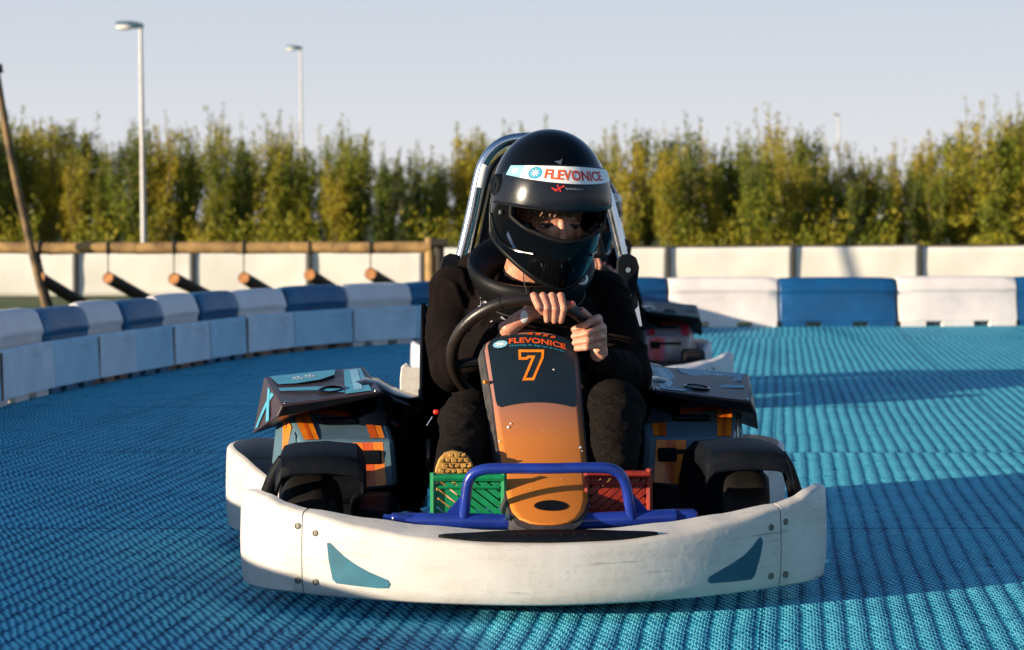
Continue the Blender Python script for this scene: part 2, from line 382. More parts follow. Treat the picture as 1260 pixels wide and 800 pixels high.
def remeshed(bm, voxel, smooth_it=2, factor=0.5):
    """weld overlapping volumes into one continuous skin"""
    me = bpy.data.meshes.new('tmp'); bmesh.ops.recalc_face_normals(bm, faces=bm.faces); bm.to_mesh(me); bm.free()
    o = bpy.data.objects.new('tmp', me); COL.objects.link(o)
    r = o.modifiers.new('r', 'REMESH'); r.mode = 'VOXEL'; r.voxel_size = voxel; r.adaptivity = 0
    if smooth_it:
        s = o.modifiers.new('s', 'SMOOTH'); s.iterations = smooth_it; s.factor = factor
    dg = bpy.context.evaluated_depsgraph_get(); dg.update()
    out = bmesh.new(); out.from_mesh(o.evaluated_get(dg).to_mesh())
    o.evaluated_get(dg).to_mesh_clear()
    bpy.data.objects.remove(o); bpy.data.meshes.remove(me)
    return out

def flat_text(body, size=1.0, bold=False, shear=0.0, extrude=0.0, spacing=1.0):
    """letters as a flat mesh around the origin: (bmesh, width, height)"""
    cu = bpy.data.curves.new('t', 'FONT'); cu.body = body; cu.size = size; cu.align_x = 'CENTER'; cu.align_y = 'CENTER'
    cu.shear = shear; cu.space_character = spacing; cu.resolution_u = 4
    if bold: cu.offset = 0.028 * size
    o = bpy.data.objects.new('t', cu); COL.objects.link(o)
    dg = bpy.context.evaluated_depsgraph_get(); dg.update()
    bm = bmesh.new(); bm.from_mesh(o.evaluated_get(dg).to_mesh()); o.evaluated_get(dg).to_mesh_clear()
    bpy.data.objects.remove(o); bpy.data.curves.remove(cu)
    bmesh.ops.remove_doubles(bm, verts=bm.verts, dist=1e-5)
    return bm

def poly_fill(pts2, cut=0.0):
    """a filled polygon (2-D), split so it can bend"""
    bm = bmesh.new(); vs = [bm.verts.new((p[0], p[1], 0)) for p in pts2]
    f = bm.faces.new(vs); bmesh.ops.triangulate(bm, faces=[f])
    if cut:
        for _ in range(6):
            long = [e for e in bm.edges if e.calc_length() > cut]
            if not long: break
            bmesh.ops.subdivide_edges(bm, edges=long, cuts=1, use_grid_fill=False)
            bmesh.ops.triangulate(bm, faces=bm.faces)
    return bm

def warp(bm, fn):
    for v in bm.verts: v.co = fn(v.co.x, v.co.y)
    return bm

def stroke2(pts, w, closed=True):
    """flat ribbon of width w along a polyline, mitred"""
    n = len(pts); P = [Vector((p[0], p[1])) for p in pts]; bm = bmesh.new(); A, B = [], []
    for i in range(n):
        a = P[i - 1] if (closed or i > 0) else P[i]; b = P[i]; c = P[(i + 1) % n] if (closed or i < n - 1) else P[i]
        d1 = (b - a).normalized() if (b - a).length > 0 else (c - b).normalized()
        d2 = (c - b).normalized() if (c - b).length > 0 else d1
        n1 = Vector((-d1.y, d1.x)); n2 = Vector((-d2.y, d2.x)); m = (n1 + n2)
        m = m.normalized() if m.length > 1e-6 else n1
        k = w / 2 / max(0.45, m.dot(n1))
        A.append(bm.verts.new((*(b + m * k), 0))); B.append(bm.verts.new((*(b - m * k), 0)))
    for i in range(n if closed else n - 1):
        j = (i + 1) % n; bm.faces.new((A[i], A[j], B[j], B[i]))
    return bm

def join_bm(dst, src):
    me = bpy.data.meshes.new('j'); src.to_mesh(me); src.free(); dst.from_mesh(me); bpy.data.meshes.remove(me); return dst

# kart frame in the world: origin on the ground under the middle of the front bumper, X to its left hand, Y to its tail
KC = Vector((0.085, 4.5, 0)); KA = R(4.5)
EX = Vector((math.cos(KA), math.sin(KA), 0)); EY = Vector((-math.sin(KA), math.cos(KA), 0))
def K(px, py, Y):
    """kart-frame point seen at photo point (px, py) at length Y along the kart"""
    O = Vector((0, 0, CAMH)); d = Vector(((px - 630) / F, 1.0, -(py - HZ) / F))
    t = (Y - (O - KC).dot(EY)) / d.dot(EY)
    P = O + d * t - KC
    return Vector((P.dot(EX), P.dot(EY), P.z))
def proj(p):
    W = KC + EX * p[0] + EY * p[1] + Vector((0, 0, p[2]))
    return 630 + W.x / W.y * F, HZ + (CAMH - W.z) / W.y * F

# ------------------------------------------------------------------ kart
def front_Y(X):
    a = abs(X)
    if a < 0.55: return 0.56 * a * a
    return 0.1694 + (a - 0.55) * 0.62 + (a - 0.55) ** 2 * 6.0

def sweep_bumper(stations, ledge=True, thick=0.012):
    """stations: (X, Y, zb, zt, ledge depth, bulge) -> closed shell section swept along the plan curve"""
    bm = bmesh.new(); n = len(stations); rings = []
    for i, s in enumerate(stations):
        X, Y, zb, zt, ld, bu = s
        a = stations[max(i - 1, 0)]; b = stations[min(i + 1, n - 1)]
        t = Vector((b[0] - a[0], b[1] - a[1], 0)).normalized(); inn = Vector((-t.y, t.x, 0))     # to the inside
        P = lambda d, z: Vector((X, Y, z)) + inn * d
        h = zt - zb
        sec = [P(0.045, zb + 0.004), P(0.014, zb), P(0.004, zb + 0.006), P(-bu * 0.6, zb + h * 0.22), P(-bu, zb + h * 0.5), P(-bu * 0.6, zb + h * 0.8),
               P(0.0, zt - 0.010), P(0.004, zt - 0.003), P(0.011, zt), P(0.011 + ld, zt + 0.016 * min(1, ld / 0.07)), P(0.016 + ld, zt - 0.03), P(0.016 + ld * 0.9, zt - 0.055)]
        inner = [P(0.016 + 0.4 * ld, zt - 0.055), P(0.020, zt - 0.06), P(0.020, zb + 0.03), P(0.045, zb + 0.012)]
        rings.append([bm.verts.new(p) for p in sec + inner])
    m = len(rings[0])
    for i in range(n - 1):
        for k in range(m):
            k2 = (k + 1) % m
            bm.faces.new((rings[i][k], rings[i + 1][k], rings[i + 1][k2], rings[i][k2]))
    bm.faces.new(rings[0]); bm.faces.new(rings[-1][::-1])
    return bm

def interp(tab, x):
    if x <= tab[0][0]: return tab[0][1]
    for (a, va), (b, vb) in zip(tab, tab[1:]):
        if x <= b:
            t = (x - a) / (b - a); t = t * t * (3 - 2 * t) * 0.5 + t * 0.5
            return va + (vb - va) * t
    return tab[-1][1]

ZT = [(0, .177), (.15, .179), (.30, .190), (.42, .208), (.545, .232)]
def bezier_face(c, u, v, off=0.0):
    """bilinear point on a quad c = (p00, p10, p11, p01) with offset along its outward normal"""
    p = (c[0] * (1 - u) + c[1] * u) * (1 - v) + (c[3] * (1 - u) + c[2] * u) * v
    n = (c[1] - c[0]).cross(c[3] - c[0]).normalized()
    return p + n * off

def seg_helm():
    pass

def make_wheel(parent, X, Y, r, w, steer=0.0):
    side = 1 if X > 0 else -1
    ax = Vector((math.cos(steer), math.sin(steer), 0)) * side
    c = Vector((X, Y, r))
    hw = w / 2
    wh = obj('wheel', lathe(bmesh.new(), [(0.0, hw - 0.02), (r * 0.30, hw - 0.020), (r * 0.40, hw - 0.026), (r * 0.5, hw - 0.016), (r * 0.545, hw - 0.004), (r * 0.56, hw - 0.004), (r * 0.56, -hw + 0.004), (r * 0.5, -hw + 0.02), (0, -hw + 0.02)], c, ax), M['steel'], parent)
    prof = [(r * 0.55, -hw * 0.85), (r * 0.72, -hw), (r * 0.90, -hw * 0.98), (r * 0.975, -hw * 0.8), (r, -hw * 0.4), (r, hw * 0.4), (r * 0.975, hw * 0.8), (r * 0.90, hw * 0.98), (r * 0.72, hw), (r * 0.55, hw * 0.85)]
    obj('tyre', lathe(bmesh.new(), prof, c, ax, 40), M['rubber'], wh)
    bm = bmesh.new()
    for k in range(3):
        a = 2 * math.pi * k / 3; u = ax.orthogonal().normalized(); v = ax.cross(u)
        q = c + ax * (hw - 0.02) + (u * math.cos(a) + v * math.sin(a)) * r * 0.2
        lathe(bm, [(0.007, -0.004), (0.007, 0.008), (0, 0.008)], q, ax, 6)
    obj('wheel_nut', bm, M['chrome'], wh)

def build_kart(root, livery):
    bump_m = livery['bumper']
    # ---- front bumper, centre piece
    xs = [-.545 + 1.09 * i / 48 for i in range(49)]
    st = [(x, front_Y(x), .040 + .006 * abs(x), interp(ZT, abs(x)), .088 * max(0.12, 1 - (abs(x) / .60) ** 2), .004) for x in xs]
    fb = obj('front_bumper', sweep_bumper(st), bump_m, root, angle=50)
    # recessed black grip pad lying on the ledge
    bm = bmesh.new(); top, bot = [], []
    for i in range(41):
        x = -.245 + .49 * i / 40; s = max(0.0, 1 - (x / .245) ** 2)
        zt = interp(ZT, abs(x)); ld = .088 * max(0.12, 1 - (abs(x) / .60) ** 2)
        def on(d): return Vector((x, front_Y(x) + .011 + ld * d, zt + .016 * d + .0045))
        a = on(0.03); b = on(0.05 + 0.78 * s ** 0.8)
        top.append(bm.verts.new(b)); bot.append(bm.verts.new(a))
    for i in range(40): bm.faces.new((bot[i], bot[i + 1], top[i + 1], top[i]))
    obj('grip_pad', bm, M['black_plastic'], fb, solid=0.006)
    for x in (-.075, -.05, .03, .06, .085): obj('clip', box(bmesh.new(), (x, front_Y(x) + .05, .190), (.010, .02, .006)), M['black_plastic'], fb, bevel=.0015)
    def on_front(px, py, off=.0048):
        Y = .05
        for _ in range(12):
            p = K(px, py, Y); Y = front_Y(p.x) - off
        return p
    def decal(pts, m):
        f = poly_fill(pts, 7.0); return warp(f, lambda a, b: on_front(a, b))
    dl = [(402, 668), (406, 668), (413, 675), (424, 685), (438, 695), (454, 704), (477, 714), (480, 719), (477, 724), (464, 724), (436, 721), (414, 718), (409, 713), (404, 688)]
    dr = [(937, 661), (939, 667), (936, 684), (929, 708), (925, 713), (900, 716), (875, 718), (871, 715), (873, 710), (885, 703), (900, 694), (915, 684), (926, 673), (934, 662)]
    for d in (dl, dr):
        obj('corner_decal', decal(d, None), livery['decal'], fb)
    screws = [(366, 647, 'l'), (366, 714, 'l'), (388, 656, 'c'), (388, 716, 'c'), (949, 649, 'c'), (967, 642, 'r'), (949, 709, 'c'), (967, 707, 'r')]
    # ---- wings
    wings = {}
    for side in (-1, 1):
        plan = [(.548, .168), (.585, .188), (.618, .210), (.650, .240), (.674, .278), (.688, .320), (.693, .355), (.691, .385), (.687, .402)]
        plan = [(p.x, p.y) for p in catmull([(a, b, 0) for a, b in plan], 4)]
        n = len(plan); st = []
        for i, (a, b) in enumerate(plan):
            t = i / (n - 1)
            zt = interp([(0, .233), (.15, .243), (.32, .260), (.48, .266), (.62, .262), (.75, .250), (.86, .230), (.94, .205), (1, .165)], t)
            zb = .044 + interp([(0, 0), (.8, .001), (.93, .005), (1, .014)], t)
            st.append((a * side, b, zb, zt, .010 + .004 * (1 - t), .003))
        if side < 0: st = st[::-1]
        wings[side] = obj('bumper_wing', sweep_bumper(st), bump_m, root, angle=50)
    for px, py, w in screws:
        p = on_front(px, py, .003) if w == 'c' else None
        if p is None:
            Y = .2
            for _ in range(12):
                q = K(px, py, Y); Y = front_Y(q.x) - .004
            p = q
        n = Vector((1.12 * p.x, -1, 0)).normalized()
        par = fb if w == 'c' else wings[-1 if w == 'l' else 1]
        bm = lathe(bmesh.new(), [(.0078, -.002), (.0078, .0008), (.0055, .0016), (.0045, .0004), (.0022, .0004), (.0022, .0016), (0, .0016)], p, n, 18)
        obj('screw', bm, M['screw_steel'], par)
    # ---- side bumpers
    for side in (-1, 1):
        plan = [(.595, .86), (.640, .94), (.690, 1.02), (.735, 1.085), (.768, 1.16), (.780, 1.25), (.765, 1.35), (.72, 1.43), (.64, 1.47)]
        zt_ = [.185, .192, .218, .248, .262, .268, .268, .266, .262]
        c = catmull([(a, b, z) for (a, b), z in zip(plan, zt_)], 5)
        st = [(p.x * side, p.y, .046, p.z, .006, .003) for p in c]
        if side < 0: st = st[::-1]
        obj('side_bumper', sweep_bumper(st), livery['side'], root, angle=50)
    # ---- rear guard with raised corners
    out = [(-.292, .10), (-.292, .42), (-.288, .455), (-.272, .466), (-.255, .452), (-.235, .436), (-.20, .434), (.30, .434), (.37, .440), (.41, .458), (.45, .466), (.485, .458), (.505, .42), (.51, .10)]
    bm = bmesh.new(); rows = []
    for dy in (0, .03):
        rows.append([bm.verts.new((x, 1.62 + dy - .25 * x * x, z)) for x, z in out])
    bm.faces.new(rows[0]); bm.faces.new(rows[1][::-1])
    for i in range(len(out)):
        j = (i + 1) % len(out); bm.faces.new((rows[0][i], rows[0][j], rows[1][j], rows[1][i]))
    bmesh.ops.triangulate(bm, faces=[f for f in bm.faces if len(f.verts) > 4])
    obj('rear_guard', bm, M['white_plastic'], root, bevel=.008, angle=30)
    # ---- wheels
    make_wheel(root, -.535, .52, .135, .115, R(-12)); make_wheel(root, .535, .52, .135, .115, R(-10))
    make_wheel(root, -.55, 1.38, .14, .17); make_wheel(root, .55, 1.38, .14, .17)
    for s_ in (-1, 1):
        obj('tie_rod', tube(bmesh.new(), [(.04 * s_, .62, .13), (.46 * s_, .60, .135)], .006, 8), M['steel'], root)
        obj('stub_axle', lathe(bmesh.new(), [(.022, 0), (.022, .05), (.012, .055), (.012, .10), (0, .10)], (.44 * s_, .52, .135), (s_, 0, 0), 14), M['steel'], root)
    obj('steering_shaft', tube(bmesh.new(), [(.0, .66, .14), (.006, .76, .50)], .010, 10), M['steel'], root)
    obj('axle', tube(bmesh.new(), [(-.5, 1.38, .14), (.5, 1.38, .14)], .018), M['steel'], root)
    # ---- chassis frame and floor
    bm = bmesh.new()
    for s in (-1, 1):
        tube(bm, catmull([(.30 * s, .14, .10), (.27 * s, .5, .08), (.24 * s, .9, .08), (.30 * s, 1.55, .10)], 6), .016)
        tube(bm, [(.27 * s, .5, .10), (.46 * s, .5, .135)], .014)
        tube(bm, [(.27 * s, .9, .09), (.60 * s, 1.05, .12)], .012)
    tube(bm, [(-.27, .5, .08), (.27, .5, .08)], .015); tube(bm, [(-.26, 1.0, .08), (.26, 1.0, .08)], .015)
    obj('chassis_frame', bm, M['black_plastic'], root)
    obj('floor_tray', box(bmesh.new(), (0, .55, .062), (.54, .80, .006)), M['black_plastic'], root)
    # ---- blue nerf bar
    yb = .215
    def kb(px, py): return K(px, py, yb)
    lower = catmull([K(500, 641, .235), kb(560, 641), kb(620, 642), kb(700, 642), kb(760, 639), K(830, 636, .225)], 6)
    nb = obj('nerf_bar', tube(bmesh.new(), lower, .0185, 18), livery['bar'], root)
    hoop = [K(571, 640, .21), K(573, 615, .2), K(576, 594, .195), K(583, 583, .19), K(597, 577.5, .185), K(620, 576.5, .18), K(675, 576.5, .175), K(735, 575.5, .18), K(754, 578, .185), K(765, 586, .19), K(771, 600, .195), K(774, 618, .2), K(778, 638, .21)]
    obj('hoop', tube(bmesh.new(), catmull(hoop, 6), .0125, 18), livery['bar'], nb)
    for cx, s in ((571, -1), (778, 1)):
        a = K(cx, 606, .205); b = K(cx, 636, .215); c = K(cx + 26 * s, 636, .22)
        bm = mesh_of([a, b, c], [(0, 1, 2)])
        obj('gusset', bm, livery['bar'], nb, solid=.006, smooth=False)
    for x0, x1, y in ((481, 510, 641), (826, 857, 636)):
        p, q = K(x0, y, .24), K(x1, y, .24)
        bm = bmesh.new(); box(bm, (p + q) / 2, ((q - p).x, .045, .034), Matrix.Rotation(R(0), 3, 'Y'))
        obj('clamp_block', bm, livery['bar'], nb, bevel=.006)
    obj('bar_end', tube(bmesh.new(), [K(472, 640, .25), K(484, 641, .245)], .014), livery['bar'], nb)
    obj('bolt', lathe(bmesh.new(), [(.006, -.012), (.006, .012), (0, .012)], K(624, 637, .19), (0, -1, 0), 8), M['chrome'], nb)
    # ---- pedals
    def pedal(x0, x1, y0, y1, Y, m, flip, cut):
        P = lambda px, py: K(px, py, Y)
        bm = bmesh.new(); w = .0065
        TL, TR, BL, BR = P(x0, y0), P(x1, y0), P(x0, y1), P(x1, y1)
        for a, b, r in ((TL, TR, .0095), (BL, BR, .008), (TL + Vector((0, 0, .012)), BL - Vector((0, 0, .008)), .0075), (TR + Vector((0, 0, .014)), BR, .0075)):
            tube(bm, [a, b], r, 8)
        tube(bm, [TL + Vector((.01, 0, -.022)), TR + Vector((-.01, 0, -.022))], .004, 6)
        n = 6; W = x1 - x0; Hh = y1 - y0
        for i in range(-3, n):
            a0 = x0 + W * i / n; pts = []
            for t in [k / 24 for k in range(25)]:
                px = a0 + t * W * .62; py = y0 + 4 + t * (Hh - 6)
                if flip: px = x0 + x1 - px
                if x0 + 3 < px < x1 - 3: pts.append(P(px, py) + Vector((0, .004, 0)))
            if len(pts) > 3:
                a, b = pts[0], pts[-1]; d = (b - a).normalized(); s = Vector((d.z, 0, -d.x)) * .0068
                hexa(bm, [a - s + Vector((0, .006, 0)), a + s + Vector((0, .006, 0)), a + s, a - s, b - s + Vector((0, .006, 0)), b + s + Vector((0, .006, 0)), b + s, b - s])
        return obj('pedal', bm, m, root, smooth=False)
    pg = pedal(533, 620, 588, 636, .29, M['green'], False, 0); pg['label'] = 'green slatted pedal'
    pr = pedal(722, 799, 584, 632, .29, M['red'], True, 0); pr['label'] = 'red slatted pedal'
    if not livery.get('fender', True):
        pg.data.materials[0] = M['rubber']; pr.data.materials[0] = M['rubber']; del pg['label']; del pr['label']
    # ---- nose board
    prof = [(406, .695), (430, .655), (470, .595), (510, .53), (550, .44), (590, .32), (620, .22), (645, .145), (662, .10)]
    pc = catmull([(a, b, 0) for a, b in prof], 16); pc = [(p.x, p.y) for p in pc]
    def bp(px, py, off=0.0, crown=True):
        py = max(400, min(668, py))
        Y = interp_lin(pc, py)
        p = K(px, py, Y); p2 = K(px, py + 2, interp_lin(pc, py + 2))
        t = (p2 - p).normalized(); nrm = Vector((1, 0, 0)).cross(t).normalized()
        if nrm.z < 0: nrm = -nrm
        cx = 652 + (py - 412) * .105; u = (px - cx) / 58
        return p + nrm * (off - .010 * u * u)
    L_ = [(409, 640), (411, 622), (415, 608), (420, 599), (428, 596.5), (445, 599), (490, 606.5), (540, 613), (590, 621), (612, 625), (626, 630), (636, 639), (642, 652), (644, 664), (645, 676)]
    R_ = [(409, 668), (411, 684), (415, 697), (420, 705), (428, 709), (445, 711), (490, 715), (540, 719.5), (590, 723), (612, 723.5), (626, 719), (636, 711), (642, 700), (644, 690), (645, 676)]
    def outline_grid(LL, RR, off, nx=14, dy=0.0, grow=0.0, bottom=0.0):
        bm = bmesh.new(); rows = []
        ys = sorted(set([409 + i * .5 for i in range(5)] + [411 + i * 1.5 for i in range(12)] + [430 + i * 5.0 for i in range(37)] + [612 + i * 1.5 for i in range(22)] + [644, 644.6]))
        ys = [y for y in ys if y <= 645 and y >= 409]
        for y in ys:
            a = interp_lin(LL, y) - grow; b = interp_lin(RR, y) + grow
            yy = y + (bottom * max(0, (y - 590) / 55) ** 2 if bottom else 0)
            rows.append([bm.verts.new(bp(a + (b - a) * k / nx, yy, off)) for k in range(nx + 1)])
        for i in range(len(rows) - 1):
            for k in range(nx): bm.faces.new((rows[i][k], rows[i + 1][k], rows[i + 1][k + 1], rows[i][k + 1]))
        return bm
    # rubber body = offset outline extruded back
    bm = outline_grid(L_, R_, -.004, 12, grow=2.5, bottom=10)
    g = bmesh.ops.extrude_face_region(bm, geom=bm.faces[:])
    vs = [e for e in g['geom'] if isinstance(e, bmesh.types.BMVert)]
    for v in vs: v.co += Vector((-.010, .026, -.022))
    body = obj('nose_board', bm, M['board_rubber'], root, bevel=.003, angle=35)
    panel = obj('nose_panel', outline_grid(L_, R_, .0, 14), M['nose_fade'], body)
    sl = panel.modifiers.new('s', 'SOLIDIFY'); sl.thickness = .005; sl.offset = -1
    # black number field
    fieldL = [(411.5, 626), (414, 611), (418, 603), (424, 600), (440, 602.5), (490, 610), (497, 612), (500.5, 617)]
    fieldR = [(411.5, 682), (414, 694), (418, 702), (424, 706.5), (440, 707.5), (490, 710), (497, 709), (500.5, 705)]
    bm = bmesh.new(); rows = []
    for i in range(46):
        y = 411.5 + i * 89 / 45
        a = interp_lin(fieldL, y); b = interp_lin(fieldR, y)
        r = []
        for k in range(15):
            px = a + (b - a) * k / 14; s = max(0, (y - 470) / 30.5); sag = -5.0 * s * (1 - ((px - 661) / 48) ** 2)
            r.append(bm.verts.new(bp(px, y + sag, .0012)))
        rows.append(r)
    for i in range(45):
        for k in range(14): bm.faces.new((rows[i][k], rows[i + 1][k], rows[i + 1][k + 1], rows[i][k + 1]))
    field = obj('number_field', bm, M['nose_black'], panel)
    seven = [(224, 527), (388, 527), (385, 575), (320, 726), (256, 727), (322, 570), (284, 570), (275, 581), (227, 581)]
    s7 = [(600 + .175 * a, 340 + .175 * b) for a, b in seven]
    if livery.get('plate', True): obj('number', warp(stroke2(s7, 3.1), lambda a, b: bp(a, b, .0024)), M['orange_film'], field)
    def arc_text(body, px0, px1, py, h, m, off, par, sh=0.0, sag=3.0, bold=True):
        t = flat_text(body, 1.0, bold, sh)
        xs = [v.co.x for v in t.verts]; ysv = [v.co.y for v in t.verts]; a, b = min(xs), max(xs); c, d = min(ysv), max(ysv)
        def f(x, y):
            u = (x - a) / (b - a); px = px0 + (px1 - px0) * u
            return bp(px, py + sag * (2 * u - 1) ** 2 + (u - .5) * 6 - ((y - (c + d) / 2) / (d - c)) * h, off)
        return obj('lettering', warp(t, f), m, par)
    if livery.get('plate', True):
      arc_text('FLEVONICE', 626, 696, 420.0, 6.5, M['orangered_film'], .0024, field)
      arc_text('Ontvang de dag van je leven', 627, 694, 426.0, 3.0, M['blue_film'], .0024, field, bold=False)
    el = [(615.5 + 9 * math.cos(a * math.pi / 12), 423.0 + 4.4 * math.sin(a * math.pi / 12) - 2 * math.cos(a * math.pi / 12) * .4) for a in range(24)]
    obj('emblem', warp(poly_fill(el), lambda a, b: bp(a, b, .0022)), M['pale_film'], field)
    bm = bmesh.new()
    for k in range(3):
        a = math.pi * k / 3 + .2; dx, dy = 6 * math.cos(a), 3 * math.sin(a)
        join_bm(bm, stroke2([(615.5 - dx, 423 - dy), (615.5 + dx, 423 + dy)], 1.2, False))
    obj('snowflake', warp(bm, lambda a, b: bp(a, b, .0032)), M['white_film'], field)
    bm = bmesh.new()                                         # torn orange sticker remains along the top edge
    for a, b in ((652, 411), (662, 411.5), (671, 413), (680, 414.5)):
        join_bm(bm, poly_fill([(a - 4, b + 1.4), (a - 1, b - 1.2), (a + 4, b - .6), (a + 3, b + 1.6)]))
    obj('sticker_scrap', warp(bm, lambda a, b: bp(a, b, .003)), M['orange_deep'], field)
    el = [(678 + 21 * math.cos(a * math.pi / 16), 622.5 + 6.6 * math.sin(a * math.pi / 16)) for a in range(32)]
    obj('steering_slot', warp(poly_fill(el, 6), lambda a, b: bp(a, b, .0012)), M['black_plastic'], panel)
    bm = bmesh.new()
    for cx, cy, s in ((625, 525, 2.6), (628, 521, 1.6), (714, 549, 2.2), (716, 553, 1.4), (681, 455, 1.5), (614, 541, 1.4), (640, 570, .8), (690, 590, .7), (652, 602, .7), (668, 530, .6)):
        pts = [(cx + s * random.uniform(.5, 1) * math.cos(k * math.pi / 4), cy + s * random.uniform(.4, .9) * math.sin(k * math.pi / 4)) for k in range(8)]
        join_bm(bm, poly_fill(pts))
    obj('paint_chip', warp(bm, lambda a, b: bp(a, b, .0026)), M['white_film'], panel)
    obj('bolt', lathe(bmesh.new(), [(.0045, -.006), (.0045, .006), (0, .006)], K(598, 470, .60), (-1, -.6, 0), 8), M['orange_film'], body)
    # ---- front wheel fenders
    for side in (-1, 1):
        sx = lambda x: x * side
        # side-view arch (Y, Z), swept from inner to outer edge
        arch = [(.338, .292), (.345, .318), (.362, .331), (.42, .340), (.52, .342), (.62, .334), (.69, .308), (.73, .25), (.74, .17)]
        arch = [(p.x, p.y) for p in catmull([(a, b, 0) for a, b in arch], 4)]
        bm = bmesh.new(); rows = []
        for k, (x, dz, sh) in enumerate([(.405, -.045, .02), (.410, -.02, .0), (.425, -.003, 0), (.50, .004, 0), (.575, .0, 0), (.598, -.006, 0), (.608, -.03, .01), (.612, -.050, .02)]):
            rows.append([bm.verts.new((sx(x), y + (.5 - y) * sh, z + dz * max(0, min(1, (z - .17) / .12)))) for y, z in arch])
        for i in range(len(rows) - 1):
            for j in range(len(arch) - 1): bm.faces.new((rows[i][j], rows[i + 1][j], rows[i + 1][j + 1], rows[i][j + 1]))
        if not livery.get('fender', True): bm.free(); continue
        fd = obj('fender', bm, M['black_plastic'], root, solid=.008)
        bm = bmesh.new(); tube(bm, catmull([(sx(.597), .40, .325), (sx(.62), .41, .28), (sx(.645), .44, .20), (sx(.655), .48, .11)], 5), [.014 + .009 * k_ / 15 for k_ in range(16)], 10)
        obj('fender_stay', bm, M['black_plastic'], fd)
        bm = bmesh.new()                                      # dark inner wall from the fender to the floor
        hexa(bm, [Vector((sx(x), y, z)) for x, y, z in ((.30, .52, .09), (.44, .52, .09), (.44, .80, .09), (.30, .80, .09), (.33, .52, .17), (.43, .50, .19), (.44, .78, .20), (.32, .78, .20))])
        obj('inner_cover', bm, M['black_plastic'], root, bevel=.02)
        obj('splash_plate', box(bmesh.new(), (sx(.520), .745, .160), (.20, .012, .22)), M['black_plastic'], root, bevel=.004)
    # ---- side pods: lower box, lid and engine cover
    for side in (-1, 1):
        S = lambda x, y, z: Vector((x * side, y, z))
        # corners: front-inner, front-outer, rear-outer, rear-inner
        lo = [S(.315, .80, .205), S(.555, .80, .18), S(.665, 1.12, .15), S(.34, 1.20, .17), S(.325, .81, .322), S(.565, .82, .318), S(.635, 1.14, .415), S(.36, 1.20, .420)]
        q = lo if side > 0 else [lo[i] for i in (1, 0, 3, 2, 5, 4, 7, 6)]
        pod = obj('side_pod', hexa(bmesh.new(), q), livery['pod'], root, bevel=.016, segs=3)
        def face(c): return c
        fr = [lo[0], lo[1], lo[5], lo[4]] if side > 0 else [lo[1], lo[0], lo[4], lo[5]]
        tp = [lo[4], lo[5], lo[6], lo[7]] if side > 0 else [lo[5], lo[4], lo[7], lo[6]]
        ou = [lo[1], lo[2], lo[6], lo[5]] if side > 0 else [lo[2], lo[1], lo[5], lo[6]]
        def U(u): return u if side > 0 else 1 - u           # u measured from the inner edge on front and top
        def dec(nm, c, pts, m, par, off=.0022):
            f = poly_fill(pts, .12)
            return obj(nm, warp(f, lambda a, b: bezier_face(c, a, b, off)), m, par)
        A, B_, C_ = livery['s1'], livery['s2'], livery['s3']
        dec('stripe', fr, [(U(.13), .06), (U(.24), .06), (U(.24), .97), (U(.13), .97)], A, pod)
        dec('stripe', fr, [(U(.24), .06), (U(.35), .06), (U(.35), .97), (U(.24), .97)], B_, pod, .0026)
        dec('stripe', fr, [(U(.35), .06), (U(.46), .06), (U(.46), .97), (U(.35), .97)], A, pod)
        dec('stripe', fr, [(U(.06), .06), (U(.125), .06), (U(.125), .97), (U(.06), .97)], C_, pod)
        dec('stripe', fr, [(U(.48), .2), (U(.93), .3), (U(.93), .95), (U(.48), .95)], C_, pod, .0018)
        bm = bmesh.new()
        c = bezier_face(fr, U(.26), .66, .004); box(bm, c, (.050, .010, .036)); obj('latch', bm, M['black_plastic'], pod, bevel=.004)
        c = bezier_face(fr, U(.52), .74, .004); obj('latch_slot', box(bmesh.new(), c, (.13, .006, .012)), M['black_plastic'], pod, bevel=.002)
        dec('stripe', tp, [(U(.10), .04), (U(.25), .04), (U(.25), .96), (U(.10), .96)], A, pod)
        dec('stripe', tp, [(U(.17), .04), (U(.25), .04), (U(.25), .96), (U(.17), .96)], B_, pod, .0028)
        dec('stripe', tp, [(U(.80), .04), (U(.96), .04), (U(.94), .96), (U(.78), .96)], A, pod)
        dec('stripe', tp, [(U(.86), .04), (U(.90), .04), (U(.88), .96), (U(.84), .96)], B_, pod, .0028)
        dec('stripe', tp, [(U(.25), .42), (U(.80), .56), (U(.80), .66), (U(.25), .52)], B_, pod, .0034)
        c = bezier_face(tp, U(.52), .36, .006); nrm = (tp[1] - tp[0]).cross(tp[3] - tp[0]).normalized()
        rot = nrm.to_track_quat('Z', 'Y').to_matrix()
        bm = bmesh.new(); box(bm, c, (.10, .035, .018), Matrix.Rotation(0, 3, 'Z')); obj('handle', bm, M['black_gloss'], pod, bevel=.008, segs=3)
        dec('stripe', ou, [(.18, .05), (.30, .05), (.62, .95), (.48, .95)], A, pod)
        dec('stripe', ou, [(.45, .05), (.56, .05), (.40, .95), (.28, .95)], A, pod, .0026)
        dec('stripe', ou, [(.70, .05), (.86, .05), (.80, .95), (.70, .95)], C_, pod, .003)
        # lid, overhanging
        ld = [S(.36, .90, .432), S(.632, .865, .378), S(.708, 1.22, .300), S(.40, 1.33, .405), S(.355, .900, .442), S(.616, .862, .412), S(.676, 1.20, .458), S(.40, 1.33, .476)]
        # bend the outer rim down a little
        q = ld if side > 0 else [ld[i] for i in (1, 0, 3, 2, 5, 4, 7, 6)]
        lid = obj('pod_lid', hexa(bmesh.new(), q), livery['lid'], root, bevel=.022, segs=4)
        lt = [ld[4], ld[5], ld[6], ld[7]] if side > 0 else [ld[5], ld[4], ld[7], ld[6]]
